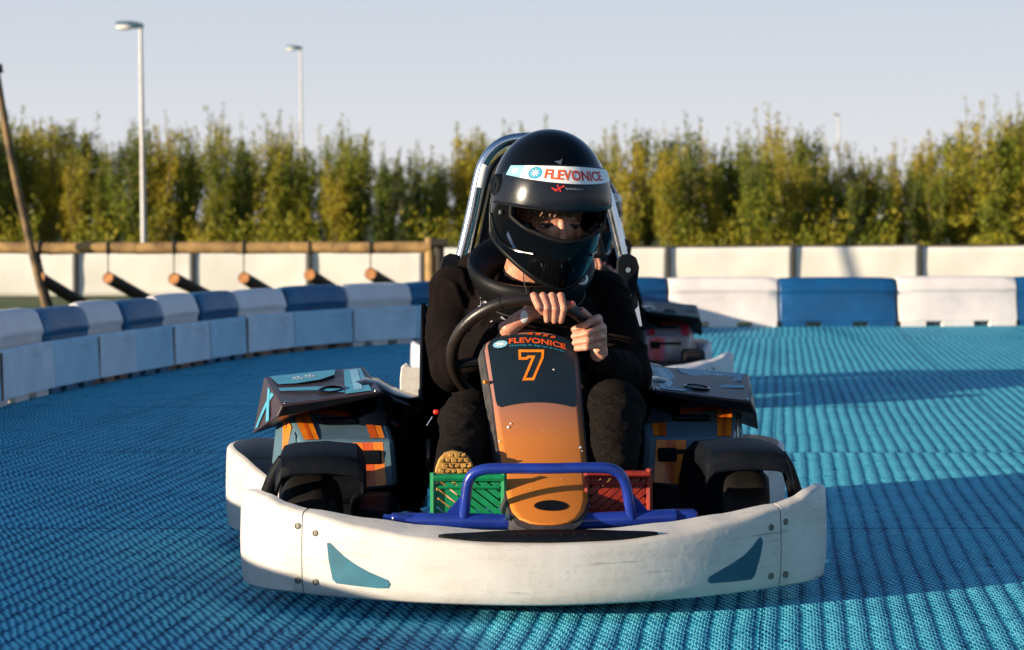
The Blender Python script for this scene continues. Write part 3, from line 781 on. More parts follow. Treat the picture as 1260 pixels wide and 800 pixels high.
        lo_ = [ld[1], ld[2], ld[6], ld[5]] if side > 0 else [ld[2], ld[1], ld[5], ld[6]]
        lf = [ld[0], ld[1], ld[5], ld[4]] if side > 0 else [ld[1], ld[0], ld[4], ld[5]]
        dec('trim', lf, [(.03, .02), (.97, .02), (.97, .80), (.03, .80)], M['black_plastic'], lid)
        dec('stripe', lt, [(U(.10), .05), (U(.36), .05), (U(.22), .93), (U(-.0 + .05), .93)], livery['l1'], lid)
        dec('stripe', lt, [(U(.17), .14), (U(.26), .12), (U(.17), .88), (U(.09), .88)], livery['l2'], lid, .003)
        dec('stripe', lt, [(U(.36), .10), (U(.60), .30), (U(.94), .42), (U(.94), .52), (U(.58), .42), (U(.34), .24)], livery['l1'], lid, .0028)
        dec('stripe', lt, [(U(.30), .97), (U(.34), .78), (U(.50), .66), (U(.75), .62), (U(.92), .66), (U(.95), .97)], livery['l1'], lid, .0026)
        dec('stripe', lo_, [(.10, .06), (.22, .06), (.62, .95), (.50, .95)], livery['l1'], lid)
        dec('stripe', lo_, [(.60, .06), (.74, .06), (.42, .95), (.30, .95)], livery['l1'], lid, .0028)
        # white splash on the lid
        bm = bmesh.new()
        for (cu, cv) in ((.58, .80), (.70, .78)):
            for k in range(6):
                a = k * math.pi / 3 + cu
                join_bm(bm, poly_fill([(U(cu), cv), (U(cu + .055 * math.cos(a) + .01), cv + .075 * math.sin(a)), (U(cu + .055 * math.cos(a + .35)), cv + .075 * math.sin(a + .35))]))
        obj('splash_print', warp(bm, lambda a, b: bezier_face(lt, a, b, .0036)), livery['l3'], lid)
        # filler hole (dish) on the lid
        c = bezier_face(lt, U(.47), .24, .0040); nl = (lt[1] - lt[0]).cross(lt[3] - lt[0]).normalized()
        obj('filler_cap', lathe(bmesh.new(), [(0, -.002), (.026, -.002), (.034, .0), (.036, .002), (.030, .003)], c, nl, 24), M['black_gloss'], lid)
        for uu in (.06, .96):
            c = bezier_face(lt, U(uu), .03, .001)
            obj('lid_screw', lathe(bmesh.new(), [(.005, -.002), (.005, .003), (0, .004)], c, nl, 10), M['chrome'], lid)
        # moulded black engine shroud falling to the seat
        secs = []
        for (x, w, zt_, yb0, yb1) in ((.44, 0, .452, .93, 1.30), (.40, 0, .462, .91, 1.34), (.36, 0, .455, .90, 1.36), (.32, 0, .430, .92, 1.36), (.285, 0, .415, .95, 1.34), (.25, 0, .405, 1.0, 1.30), (.232, 0, .36, 1.03, 1.27)):
            ring = []
            for t in range(14):
                a = math.pi * t / 13
                y = (yb0 + yb1) / 2 - (yb1 - yb0) / 2 * math.copysign(abs(math.cos(a)) ** .6, math.cos(a)); z = .12 + (zt_ - .12) * (abs(math.sin(a)) ** .42)
                ring.append(Vector((x * side, y, z)))
            secs.append(ring)
        bm = bmesh.new(); rv = [[bm.verts.new(p) for p in r_] for r_ in secs]
        for i in range(len(rv) - 1):
            for k in range(13): bm.faces.new((rv[i][k], rv[i][k + 1], rv[i + 1][k + 1], rv[i + 1][k]))
        bm.faces.new(rv[-1]); bm.faces.new(rv[0][::-1])
        sh = obj('engine_shroud', bm, M['black_gloss'], root, angle=60)
    # ---- seat shell
    secs = []
    for t in range(15):
        s = t / 14
        if s < .45:
            y = .78 + .42 * (s / .45); z = .16 - .03 * math.sin(s / .45 * math.pi)
        else:
            k = (s - .45) / .55; y = 1.20 + .10 * k + .04 * math.sin(k * math.pi / 2); z = .14 + .50 * k
        secs.append((y, z, .235 + .01 * math.sin(s * 3), .16 if s < .7 else .16 - .06 * (s - .7)))
    bm = bmesh.new(); rows = []
    for y, z, hw, wing in secs:
        row = []
        for k in range(17):
            u = -1 + 2 * k / 16; x = hw * max(-1, min(1, u * 1.15)); e = max(0, abs(u) - .72) / .28
            row.append(bm.verts.new((x, y - wing * e * (.9 if z > .3 else .1), z + (.17 * e if z < .3 else .02 * e))))
        rows.append(row)
    for i in range(14):
        for k in range(16): bm.faces.new((rows[i][k], rows[i][k + 1], rows[i + 1][k + 1], rows[i + 1][k]))
    obj('seat', bm, M['black_gloss'], root, solid=.012)
    # ---- roll hoop, head pad, brackets
    Yh = 1.42
    path = [K(548, 402, Yh), K(556, 360, Yh), K(567, 318, Yh), K(579, 268, Yh), K(588, 225, Yh), K(594, 203, Yh), K(604, 187, Yh), K(618, 176, Yh), K(636, 171, Yh), K(668, 170, Yh), K(702, 176, Yh), K(724, 192, Yh), K(738, 215, Yh), K(750, 250, Yh), K(760, 290, Yh), K(768, 325, Yh), K(776, 360, Yh), K(783, 402, Yh)]
    rh = obj('roll_hoop', tube(bmesh.new(), catmull(path, 8), .0165, 20), M['chrome'], root)
    obj('tape_wrap', tube(bmesh.new(), catmull([K(589.5, 231, Yh), K(594, 210, Yh), K(596.5, 203, Yh)], 5), .0185, 18), M['white_film'], rh)
    pad = [K(x, y, Yh - .02) for x, y in ((584, 318), (597, 250), (606, 210), (622, 190), (650, 182), (692, 186), (716, 208), (732, 250), (746, 318))]
    bm = bmesh.new(); r0 = [bm.verts.new(p) for p in pad]; r1 = [bm.verts.new(p + Vector((0, .035, 0))) for p in pad]
    bm.faces.new(r0); bm.faces.new(r1[::-1])
    for i in range(len(pad)):
        j = (i + 1) % len(pad); bm.faces.new((r0[i], r0[j], r1[j], r1[i]))
    obj('head_pad', bm, M['rubber'], rh, bevel=.012, segs=3)
    obj('inner_tube', tube(bmesh.new(), catmull([K(577, 322, Yh - .03), K(589, 268, Yh - .03), K(602, 215, Yh - .03), K(616, 194, Yh - .03), K(640, 183, Yh - .03)], 6), .007, 10), M['black_gloss'], rh)
    for s, cx in ((1, 772), (-1, 556)):
        bm = bmesh.new(); c = K(cx, 345, Yh - .03)
        o2 = [(1.35 * a_, 1.25 * b_) for a_, b_ in [(-.022, .045), (-.014, .058), (.004, .062), (.020, .052), (.026, .03), (.02, -.02), (.024, -.06), (.010, -.075), (-.018, -.07), (-.024, -.02)]]
        r0 = [bm.verts.new(c + Vector((a * s, 0, b))) for a, b in o2]; r1 = [bm.verts.new(c + Vector((a * s, .016, b))) for a, b in o2]
        bm.faces.new(r0); bm.faces.new(r1[::-1])
        for i in range(len(o2)):
            j = (i + 1) % len(o2); bm.faces.new((r0[i], r0[j], r1[j], r1[i]))
        br = obj('belt_bracket', bm, M['black_plastic'], rh, bevel=.004)
        if s > 0:
            b2 = bmesh.new()
            for dx, dz in ((.002, .030), (.004, -.045)): lathe(b2, [(.0075, -.004), (.0075, .001), (0, .001)], c + Vector((dx, -.002, dz)), (0, -1, 0), 14)
            obj('bracket_rivet', b2, M['chrome'], rh)
    # ---- lap belt buckle beside the seat
    bk = obj('belt_buckle', box(bmesh.new(), K(537, 507, .93), (.016, .012, .013)), M['red_film'], root, bevel=.004)
    obj('belt_pin', tube(bmesh.new(), [K(532, 513, .92), K(525, 524, .92)], .0022, 8), M['chrome'], bk)
    obj('belt_clasp', tube(bmesh.new(), [K(547, 512, .92), K(552, 505, .92)], .003, 8), M['chrome'], bk)
    # ---- steering wheel and column
    WC = Vector((.006, .742, .545)); tilt = R(38); WV = Vector((0, -math.sin(tilt), math.cos(tilt))); WR = .186
    ring = [WC + Vector((1, 0, 0)) * (WR * math.sin(2 * math.pi * k / 64)) + WV * (WR * math.cos(2 * math.pi * k / 64)) for k in range(64)]
    sw = obj('steering_wheel', tube(bmesh.new(), ring, .0155, 16, closed=True), M['leather'], root)
    bm = bmesh.new()
    for a in (100, 180, 260):
        e = WC + (Vector((1, 0, 0)) * math.sin(R(a)) + WV * math.cos(R(a))) * (WR - .01)
        tube(bm, [WC, e], .012, 8)
    wn = WV.cross(Vector((1, 0, 0))).normalized()
    if wn.y > 0: wn = -wn
    lathe(bm, [(0, -.02), (.035, -.02), (.04, 0), (.03, .02), (.012, .03), (.012, .25)], WC, wn, 20)
    obj('wheel_hub', bm, M['black_plastic'], sw)
    bm = bmesh.new()
    for a in (-22, -21): 
        e = WC + (Vector((1, 0, 0)) * math.sin(R(a)) + WV * math.cos(R(a))) * WR; d = Vector((math.cos(R(a)), 0, 0)) - WV * math.sin(R(a))
        tube(bm, [e - d * .0012, e + d * .0012], .0163, 16)
    obj('grip_seam', bm, M['rubber'], sw)
    return WC, WV, WR

def interp_lin(tab, x):
    if x <= tab[0][0]: return tab[0][1]
    for a, b in zip(tab, tab[1:]):
        if x <= b[0]:
            return a[1] + (b[1] - a[1]) * (x - a[0]) / max(1e-9, b[0] - a[0])
    return tab[-1][1]

LIV_A = dict(bar=M['blue_steel'], bumper=M['white_plastic'], side=M['white_plastic'], decal=M['teal_decal'], pod=M['slate_film'], lid=M['mauve_film'], s1=M['orange_film'], s2=M['orange_deep'], s3=M['slate_film'], l1=M['cyan_film'], l2=M['pale_film'], l3=M['white_film'])
LIV_B = dict(plate=False, bar=M['black_plastic'], fender=False, bumper=M['pale_grey'], side=M['pale_grey'], decal=M['dark_green'], pod=M['pod_grey'], lid=M['pod_dark'], s1=M['pink_film'], s2=M['red_film'], s3=M['pod_grey'], l1=M['pod_dark'], l2=M['dark_green'], l3=M['pod_dark'])

KOFF = Vector((0, .9, 0))
def kart_world(p, C=KC, a=KA):
    return Vector((C.x + p[0] * math.cos(a) - p[1] * math.sin(a), C.y + p[0] * math.sin(a) + p[1] * math.cos(a), p[2]))
kart = empty('go_kart', kart_world(KOFF), KA, KOFF)
tag(kart, 'white bumpered go-kart in front with an orange number 7 nose board and blue tube bar', 'go-kart', 'rental go-karts')
build_kart(kart, LIV_A)
# the go-kart behind
C2 = Vector((0.41, 9.35, 0)); A2 = R(7)
kart2 = empty('go_kart', kart_world(KOFF, C2, A2), A2, KOFF)
tag(kart2, 'grey bumpered go-kart with dark green pod lid, behind the number 7 kart', 'go-kart', 'rental go-karts')
build_kart(kart2, LIV_B)
for o in kart2.children:                       # this model has no fenders and its pods sit further forward
    if o.name.split('.')[0] in ('side_pod', 'pod_lid', 'engine_shroud'):
        sd = 1 if sum((v.co.x for v in o.data.vertices)) > 0 else -1
        o.location = (-.01 * sd, -.16, 0)

# ------------------------------------------------------------------ drivers
POFF = Vector((0, 1.12, .15))
HCEN = K(675, 243, .83)
# helmet axes (kart frame): forward, up, right as seen from the camera
yaw, pit, rol = R(17), R(18), R(1.5)
fw = Vector((math.sin(yaw) * math.cos(pit), -math.cos(yaw) * math.cos(pit), -math.sin(pit)))
rt = Vector((math.cos(yaw), math.sin(yaw), 0)); up_ = rt.cross(-fw).normalized()
if up_.z < 0: up_ = -up_
rt, up_ = rt * math.cos(rol) - up_ * math.sin(rol), up_ * math.cos(rol) + rt * math.sin(rol)
CT, CB = .178, .198
def hs(u):
    if u >= 0: return math.sqrt(max(0, 1 - (u / CT) ** 2.15))
    return 1 - .20 * (abs(u) / CB) ** 2.1
def hp(th, u, off=0.0):
    """point on the helmet shell: th = degrees from straight ahead (+ to the camera's right), u = height"""
    c, s = math.cos(R(th)), math.sin(R(th)); k = hs(u)
    a = .146 * k + off; b = (.172 * k + off) if c < 0 else ((.166 * k) + .018 * max(0, -u / CB) ** .8 * 1.6 + off)
    if c > 0 and u < -.05:           # chin bar comes to a blunt point
        s2 = math.copysign(abs(s) ** 1.15, s); s = s2
    return HCEN + fw * (b * c) + rt * (a * s) + up_ * (u + off * (1 - k) * 1.0)

def build_helmet(person):
    bm = bmesh.new(); NT = 180; rows = []
    us = [CT * math.cos(math.pi / 2 * i / 34) for i in range(1, 35)]
    pole = bm.verts.new(HCEN + up_ * CT)
    ths = [-180 + 360 * k / NT for k in range(NT)]
    def ucut(th): return -(.112 + .083 * (.5 + .5 * math.cos(R(th))) ** 3.0)
    grid = []
    for u in us: grid.append([bm.verts.new(hp(t, u)) for t in ths])
    nb = 40; ulist = {}
    for j in range(1, nb + 1): grid.append([bm.verts.new(hp(t, ucut(t) * j / nb)) for t in ths])
    uval = [[u] * NT for u in us] + [[ucut(t) * j / nb for t in ths] for j in range(1, nb + 1)]
    for k in range(NT): bm.faces.new((pole, grid[0][k], grid[0][(k + 1) % NT]))
    TH0 = 63
    def lo_b(th): return -.064 + .034 * (abs(th) / TH0) ** 2.2
    def hi_b(th): return .062 - .010 * (abs(th) / TH0) ** 2
    def open_(th, u):
        if abs(th) > TH0: return False
        return lo_b(th) < u < hi_b(th)
    for i in range(len(grid) - 1):
        for k in range(NT):
            k2 = (k + 1) % NT; th = ths[k] + 1.0; u = (uval[i][k] + uval[i + 1][k]) / 2
            if open_(th, u): continue
            bm.faces.new((grid[i][k], grid[i][k2], grid[i + 1][k2], grid[i + 1][k]))
    hel = obj('helmet', bm, M['black_gloss'], person, solid=0.0)
    s = hel.modifiers.new('s', 'SOLIDIFY'); s.thickness = .022; s.offset = -1
    # gasket round the face opening
    loop = []
    for k in range(33): th = -TH0 + 2 * TH0 * k / 32; loop.append(hp(th, lo_b(th), .001))
    for k in range(5): loop.append(hp(TH0 + .8, lo_b(TH0) + (hi_b(TH0) - lo_b(TH0)) * (k + .5) / 5, .001))
    for k in range(33): th = TH0 - 2 * TH0 * k / 32; loop.append(hp(th, hi_b(th), .001))
    for k in range(5): loop.append(hp(-TH0 - .8, hi_b(TH0) + (lo_b(TH0) - hi_b(TH0)) * (k + .5) / 5, .001))
    obj('gasket', tube(bmesh.new(), loop, .0055, 10, closed=True), M['rubber'], hel)
    obj('rim_trim', tube(bmesh.new(), [hp(t, ucut(t), -.008) for t in ths], .010, 10, closed=True), M['brace'], hel)
    # inner padding
    # ridge lines and vents
    for s_ in (-1, 1):
        obj('shell_ridge', tube(bmesh.new(), catmull([hp(s_ * 98, -.055, .001), hp(s_ * 80, -.10, .002), hp(s_ * 60, -.115, .002), hp(s_ * 38, -.11, .003)], 8), .0035, 8), M['black_gloss'], hel)
        obj('vent_slot', warp(poly_fill([(s_ * 66, -.072), (s_ * 54, -.118), (s_ * 57, -.120), (s_ * 68, -.083)], 4), lambda a, b: hp(a, b, .0015)), M['chrome'], hel)
    bm = warp(poly_fill([(-26, .128), (-17, .122), (-15, .136), (-19, .131)], 4), lambda a, b: hp(a, b, .002)); obj('vent_chip', bm, M['steel'], hel)
    for a, b in ((-8, -.125), (12, -.135), (28, -.11), (-30, -.13), (2, -.105)):
        obj('scratch', warp(poly_fill([(a, b), (a + .6, b), (a + 1.8, b - .009), (a + 1.2, b - .010)]), lambda x, y: hp(x, y, .0012)), M['steel'], hel)
    # raised visor
    V0, V1 = .018, .124
    def vlow(th): return V0 + .004 * (th / 80) - .026 * (abs(th) / 86) ** 2
    def vtop(th): return V1 - .055 * (abs(th) / 86) ** 2.6
    VO = .011
    bm = bmesh.new(); g = []
    for j in range(13):
        r_ = []
        for k in range(61):
            th = -84 + 168 * k / 60; a, b = vlow(th), vtop(th); f = j / 12
            r_.append(bm.verts.new(hp(th, a + (b - a) * f, VO + .004 * (1 - f) - .006 * f)))
        g.append(r_)
    for j in range(12):
        for k in range(60): bm.faces.new((g[j][k], g[j][k + 1], g[j + 1][k + 1], g[j + 1][k]))
    vis = obj('visor', bm, M['visor'], hel, solid=.0025)
    obj('visor_edge', tube(bmesh.new(), [hp(-84 + 168 * k / 60, vlow(-84 + 168 * k / 60), VO + .004) for k in range(61)], .0018, 8), M['brace'], vis)
    for s_ in (-1, 1):
        c = hp(s_ * 88, .030, .012); n = (hp(s_ * 88, .030, .05) - hp(s_ * 88, .03, 0)).normalized()
        pv = obj('visor_pivot', lathe(bmesh.new(), [(.030, -.014), (.030, -.002), (.026, .003), (.018, .004), (.016, .001), (.006, .001), (.006, .004), (0, .004)], c, n, 28), M['black_plastic'], vis)
        c2 = hp(s_ * 75, -.030, .008)
        obj('visor_rivet', lathe(bmesh.new(), [(.006, -.004), (.006, .002), (0, .003)], c2, n, 12), M['steel'], vis)
    # printed band on the visor
    def vb(th, v, off):       # v 0..1 across the band
        u0 = .084 - .018 * (abs(th + 2) / 80) ** 2; u1 = .121 - .034 * (abs(th + 2) / 80) ** 2
        u = u0 + (u1 - u0) * v; f = (u - V0) / (V1 - V0)
        return hp(th, u, VO + .004 * (1 - f) - .006 * f + off)
    bm = bmesh.new(); g = [[bm.verts.new(vb(-76 + 142 * k / 60, j / 4, .0022)) for k in range(61)] for j in range(5)]
    for j in range(4):
        for k in range(60): bm.faces.new((g[j][k], g[j][k + 1], g[j + 1][k + 1], g[j + 1][k]))
    band = obj('visor_band', bm, M['white_film'], vis)
    bm = bmesh.new(); g = [[bm.verts.new(vb(-76 + 17 * k / 10, j / 4, .0028)) for k in range(11)] for j in range(5)]
    for j in range(4):
        for k in range(10): bm.faces.new((g[j][k], g[j][k + 1], g[j + 1][k + 1], g[j + 1][k]))
    obj('band_patch', bm, M['pale_film'], band)
    sq = bmesh.new()
    for a in (-71, -68.6, -66.2): join_bm(sq, poly_fill([(a, .30), (a + 1.3, .30), (a + 1.9, .74), (a + .6, .74)]))
    obj('patch_mark', warp(sq, lambda a, b: vb(a, b, .0034)), M['white_film'], band)
    def ci(cx, r0, n=24): return [(cx + r0 * math.cos(2 * math.pi * k / n), .5 + .0385 * r0 * 1.55 * math.sin(2 * math.pi * k / n)) for k in range(n)]
    obj('emblem', warp(poly_fill(ci(-44.5, 7.2)), lambda a, b: vb(a, b, .0030)), M['blue_film'], band)
    bm = bmesh.new()
    for k in range(4):
        a = math.pi * k / 4; dx, dy = 4.6 * math.cos(a), .0385 * 4.6 * 1.55 * math.sin(a)
        f = stroke2([(-44.5 - dx, (.5 - dy) * 25), (-44.5 + dx, (.5 + dy) * 25)], 1.0, False)
        for v in f.verts: v.co.y /= 25
        join_bm(bm, f)
    obj('snowflake', warp(bm, lambda a, b: vb(a, b, .0038)), M['white_film'], band)
    # band lettering, two colours
    def letters(body, t0, t1, m):
        t = flat_text(body, 1.0, True); xs = [v.co.x for v in t.verts]; ys = [v.co.y for v in t.verts]
        a, b, c, d = min(xs), max(xs), min(ys), max(ys)
        obj('lettering', warp(t, lambda x, y: vb(t0 + (t1 - t0) * (x - a) / (b - a), .20 + .60 * (y - c) / (d - c), .0034)), m, band)
    letters('FLEV', -34, -5, M['orangered_film']); letters('ONICE', -5.0, 38, M['red_film'])
    # small signature logo under the band
    bm = bmesh.new()
    for a in ([(-22, .064), (-13, .079)], [(-20, .079), (-16, .064)], [(-25, .070), (-19, .066)]): 
        f = stroke2([(p[0], p[1] * 400) for p in a], 1.5, False)
        for v in f.verts: v.co.y /= 400
        join_bm(bm, f)
    fo = lambda a, b: hp(a, b, VO + .0035)
    obj('logo_mark', warp(bm, fo), M['red_film'], vis)
    bm = stroke2([(-12 + k * 1.1, (.073 + .0024 * math.sin(k * 2.3)) * 400) for k in range(18)], .6, False)
    for v in bm.verts: v.co.y /= 400
    obj('logo_script', warp(bm, fo), M['print_grey'], vis)
    return hel

# body: one continuous skin; positions in the kart frame
HD = HCEN + up_ * -.055 + fw * -.016 + rt * .010            # head centre
HS = 1.22
def head_pt(x, y, z):                            # x right (camera's), y up, z forward, from the head centre
    return HD + (rt * x + up_ * y + fw * z) * HS
NB = Vector((.035, .975, .735))                 # neck base
def make_body(person):
    bm = bmesh.new()
    rot = Matrix((rt, fw, up_)).transposed()
    # head
    ellipsoid(bm, head_pt(0, .035, -.020), .074 * HS, .092 * HS, .080 * HS, rot)
    ellipsoid(bm, head_pt(0, -.030, .022), .062 * HS, .072 * HS, .080 * HS, rot)
    ellipsoid(bm, head_pt(0, -.085, .045), .036 * HS, .034 * HS, .026 * HS, rot)          # chin
    for s in (-1, 1):
        ellipsoid(bm, head_pt(.045 * s, -.020, .058), .020 * HS, .016 * HS, .018 * HS, rot)   # cheekbone
        ellipsoid(bm, head_pt(.033 * s, .004, .0725), .0155 * HS, .0125 * HS, .0085 * HS, rot)  # eye and lids
        ellipsoid(bm, head_pt(.076 * s, -.005, -.01), .008 * HS, .018 * HS, .028 * HS, rot)
        ellipsoid(bm, head_pt(.011 * s, -.034, .088), .008 * HS, .009 * HS, .007 * HS, rot)
    chain(bm, [head_pt(0, .012, .083), head_pt(0, -.010, .094), head_pt(0, -.030, .103)], [.0085, .0104, .0134], 12)
    ellipsoid(bm, head_pt(0, -.060, .083), .024 * HS, .010 * HS, .0065 * HS, rot)
    ellipsoid(bm, head_pt(0, -.069, .081), .020 * HS, .009 * HS, .006 * HS, rot)
    # neck, trunk, legs (mostly under clothes)
    capsule(bm, head_pt(0, -.06, -.03), .064, NB, .070)
    chain(bm, [NB, Vector((.03, 1.10, .62)), Vector((.01, 1.15, .42)), Vector((0, 1.12, .24))], [.07, .125, .115, .12])
    capsule(bm, Vector((-.11, 1.08, .69)), .055, Vector((.20, 1.08, .69)), .055)
    arms = {}
    WR1 = K(626, 404, .700); WR2 = K(737, 446, .705)
    EL1 = K(556, 452, .95); EL2 = K(775, 462, .95)
    SH1 = Vector((-.150, 1.08, .690)); SH2 = Vector((.245, 1.08, .680))
    for sh, el, wr in ((SH1, EL1, WR1), (SH2, EL2, WR2)):
        chain(bm, [sh, el, el + (wr - el) * .35, wr], [.048, .037, .036, .023])
    HIP1, HIP2 = Vector((-.10, 1.08, .23)), Vector((.10, 1.08, .23))
    KN1, KN2 = K(577, 512, .68), K(756, 500, .60)
    AN1, AN2 = K(563, 590, .40), K(756, 592, .40)
    for h, k, a in ((HIP1, KN1, AN1), (HIP2, KN2, AN2)):
        chain(bm, [h, k, k + (a - k) * .4, a], [.075, .045, .045, .032])
        capsule(bm, a, .032, a + Vector((0, -.05, -.03)), .03)
    # right hand (on the left in the picture): fingers draped over the rim
    for px, pd, pt in ((657, (663, 378), (668, 386)), (668, (673, 379), (673, 396)), (679, (683, 380), (682, 397)), (690, (693.5, 380), (690, 397))):
        m = K(px - 4, 371, .672); p = K(px, 364.5, .618); d = K(pd[0], pd[1], .592); t = K(pt[0], pt[1] - 2, .604)
        chain(bm, [m, p, d, t], [.0112, .0102, .0094, .0080], 12)
        ellipsoid(bm, p + Vector((0, -.001, .001)), .0108, .0100, .0100, None, 12); ellipsoid(bm, d, .0101, .0098, .0095, None, 12)
        capsule(bm, m, .0118, K(650, 388, .702), .014, 12)
    for px in (656, 667, 678, 688): capsule(bm, K(px - 2, 373, .676), .0125, K(645, 392, .705), .015, 12)
    chain(bm, [WR1, K(636, 396, .698), K(646, 389, .690), K(654, 383, .684)], [.0225, .0225, .020, .017], 14)
    chain(bm, [K(684, 378, .680), K(695, 376, .640), K(704, 374.5, .612)], [.0125, .0108, .0098], 12)       # thumb
    # left hand: fist on the right side of the rim
    for k, (a, b, c) in enumerate((((733, 393), (721, 399.5), (706, 405.5)), ((738, 404), (723, 410), (706, 414)), ((738.5, 415), (723, 419.5), (707, 422)), ((735, 425), (722, 428), (709, 429.5)))):
        m = K(a[0] + 3, a[1] - 1, .700); p = K(a[0] - 2, a[1], .652); d = K(b[0], b[1], .632); t = K(c[0], c[1], .652)
        rr = (.0093, .0093, .0090, .0083)[k]; ellipsoid(bm, p, .0104, .0102, .0098, None, 12)
        chain(bm, [m, p, d, t], [rr + .001, rr, rr - .0004, rr - .0014], 12)
        capsule(bm, m, .012, WR2 + Vector((0, 0, .012)), .020, 12)
    capsule(bm, WR2, .023, K(737, 432, .705), .023)
    chain(bm, [K(737, 418, .712), K(728, 396, .690), K(721, 388, .668), K(715.5, 382, .655)], [.016, .0125, .0108, .0095], 12)
    out = remeshed(bm, .0023, 1, .5)
    mats = [M['skin'], M['eye_white'], M['iris'], M['brow'], M['lips'], M['nail'], M['plaster']]
    inv = Matrix((rt, up_, fw))
    pl = K(645, 390, .672); nl1 = K(703, 372, .604); nl2 = K(715, 380, .645)
    for f in out.faces:
        c = f.calc_center_median(); q = inv @ (c - HD) / HS; x, y, z = q
        if z > .06 and abs(y) < .09:
            ax = abs(x) - .033
            if (ax / .0150) ** 2 + ((y - .001) / .0034) ** 2 < 1:
                f.material_index = 1
                if ((ax + .001) / .0060) ** 2 + ((y - .004) / .0060) ** 2 < 1: f.material_index = 2
            elif (ax / .0165) ** 2 + ((y - .003) / .0062) ** 2 < 1 and y > .004: f.material_index = 3
            elif abs(y - (.0235 - .0 * x - max(0, abs(x) - .036) * .45)) < .0030 and .014 < abs(x) < .054: f.material_index = 3
            elif (x / .024) ** 2 + ((y + .064) / .012) ** 2 < 1 and z > .078: f.material_index = 4
        if ((c.x - pl.x) / .010) ** 2 + ((c.z - pl.z) / .0165) ** 2 < 1 and c.y < pl.y + .014: f.material_index = 6
        elif (c - nl1).length < .0068: f.material_index = 5
        elif (c - nl2).length < .006: f.material_index = 5
    body = obj('body', out, mats, person, angle=180)
    return body, dict(SH1=SH1, SH2=SH2, EL1=EL1, EL2=EL2, WR1=WR1, WR2=WR2, HIP1=HIP1, HIP2=HIP2, KN1=KN1, KN2=KN2, AN1=AN1, AN2=AN2)

def folds(bm, J):
    """sleeve creases gathered at the elbow and cuff, drag folds over the trunk"""
    bm.normal_update()
    limbs = [(J['SH1'], J['EL1']), (J['EL1'], J['WR1']), (J['SH2'], J['EL2']), (J['EL2'], J['WR2'])]
    for v in bm.verts:
        p = v.co; best = None
        for a, b in limbs:
            ab = b - a; t = max(0, min(1, (p - a).dot(ab) / ab.length_squared)); d = (p - a - ab * t).length
            if best is None or d < best[0]: best = (d, t * ab.length, ab.normalized(), a, t)
        d, t, ax, a, tt = best
        n3 = noise.noise(p * 9.0); n4 = noise.noise(p * 21.0 + Vector((5, 1, 2)))
        if d < .10:
            ph = t * 52 + n3 * 6.0 + (p - a).dot(ax.orthogonal().normalized()) * 30
            rid = (1 - abs(math.sin(ph))) ** 1.5
            v.co += v.normal * (0.0085 * rid * (.25 + .65 * abs(2 * tt - 1)) + .004 * n3 - .002)
        else:
            ph = (p.z * 26 + (p.x - .03) * (22 if p.x > .03 else -22)) + n3 * 3.5
            v.co += v.normal * (.009 * (1 - abs(math.sin(ph))) ** 2 + .003 * n4)
    return bm

def ruffle(bm, amp, sc, seed=0.0):
    bm.normal_update()
    for v in bm.verts:
        p = v.co * sc + Vector((seed, seed, seed))
        a = noise.noise(p) ; b = noise.noise(Vector((p.x * 2.3, p.y * 2.3, p.z * 4.5)))
        v.co += v.normal * amp * (a * .9 + (abs(b) * -1.2 + .3))
    return bm

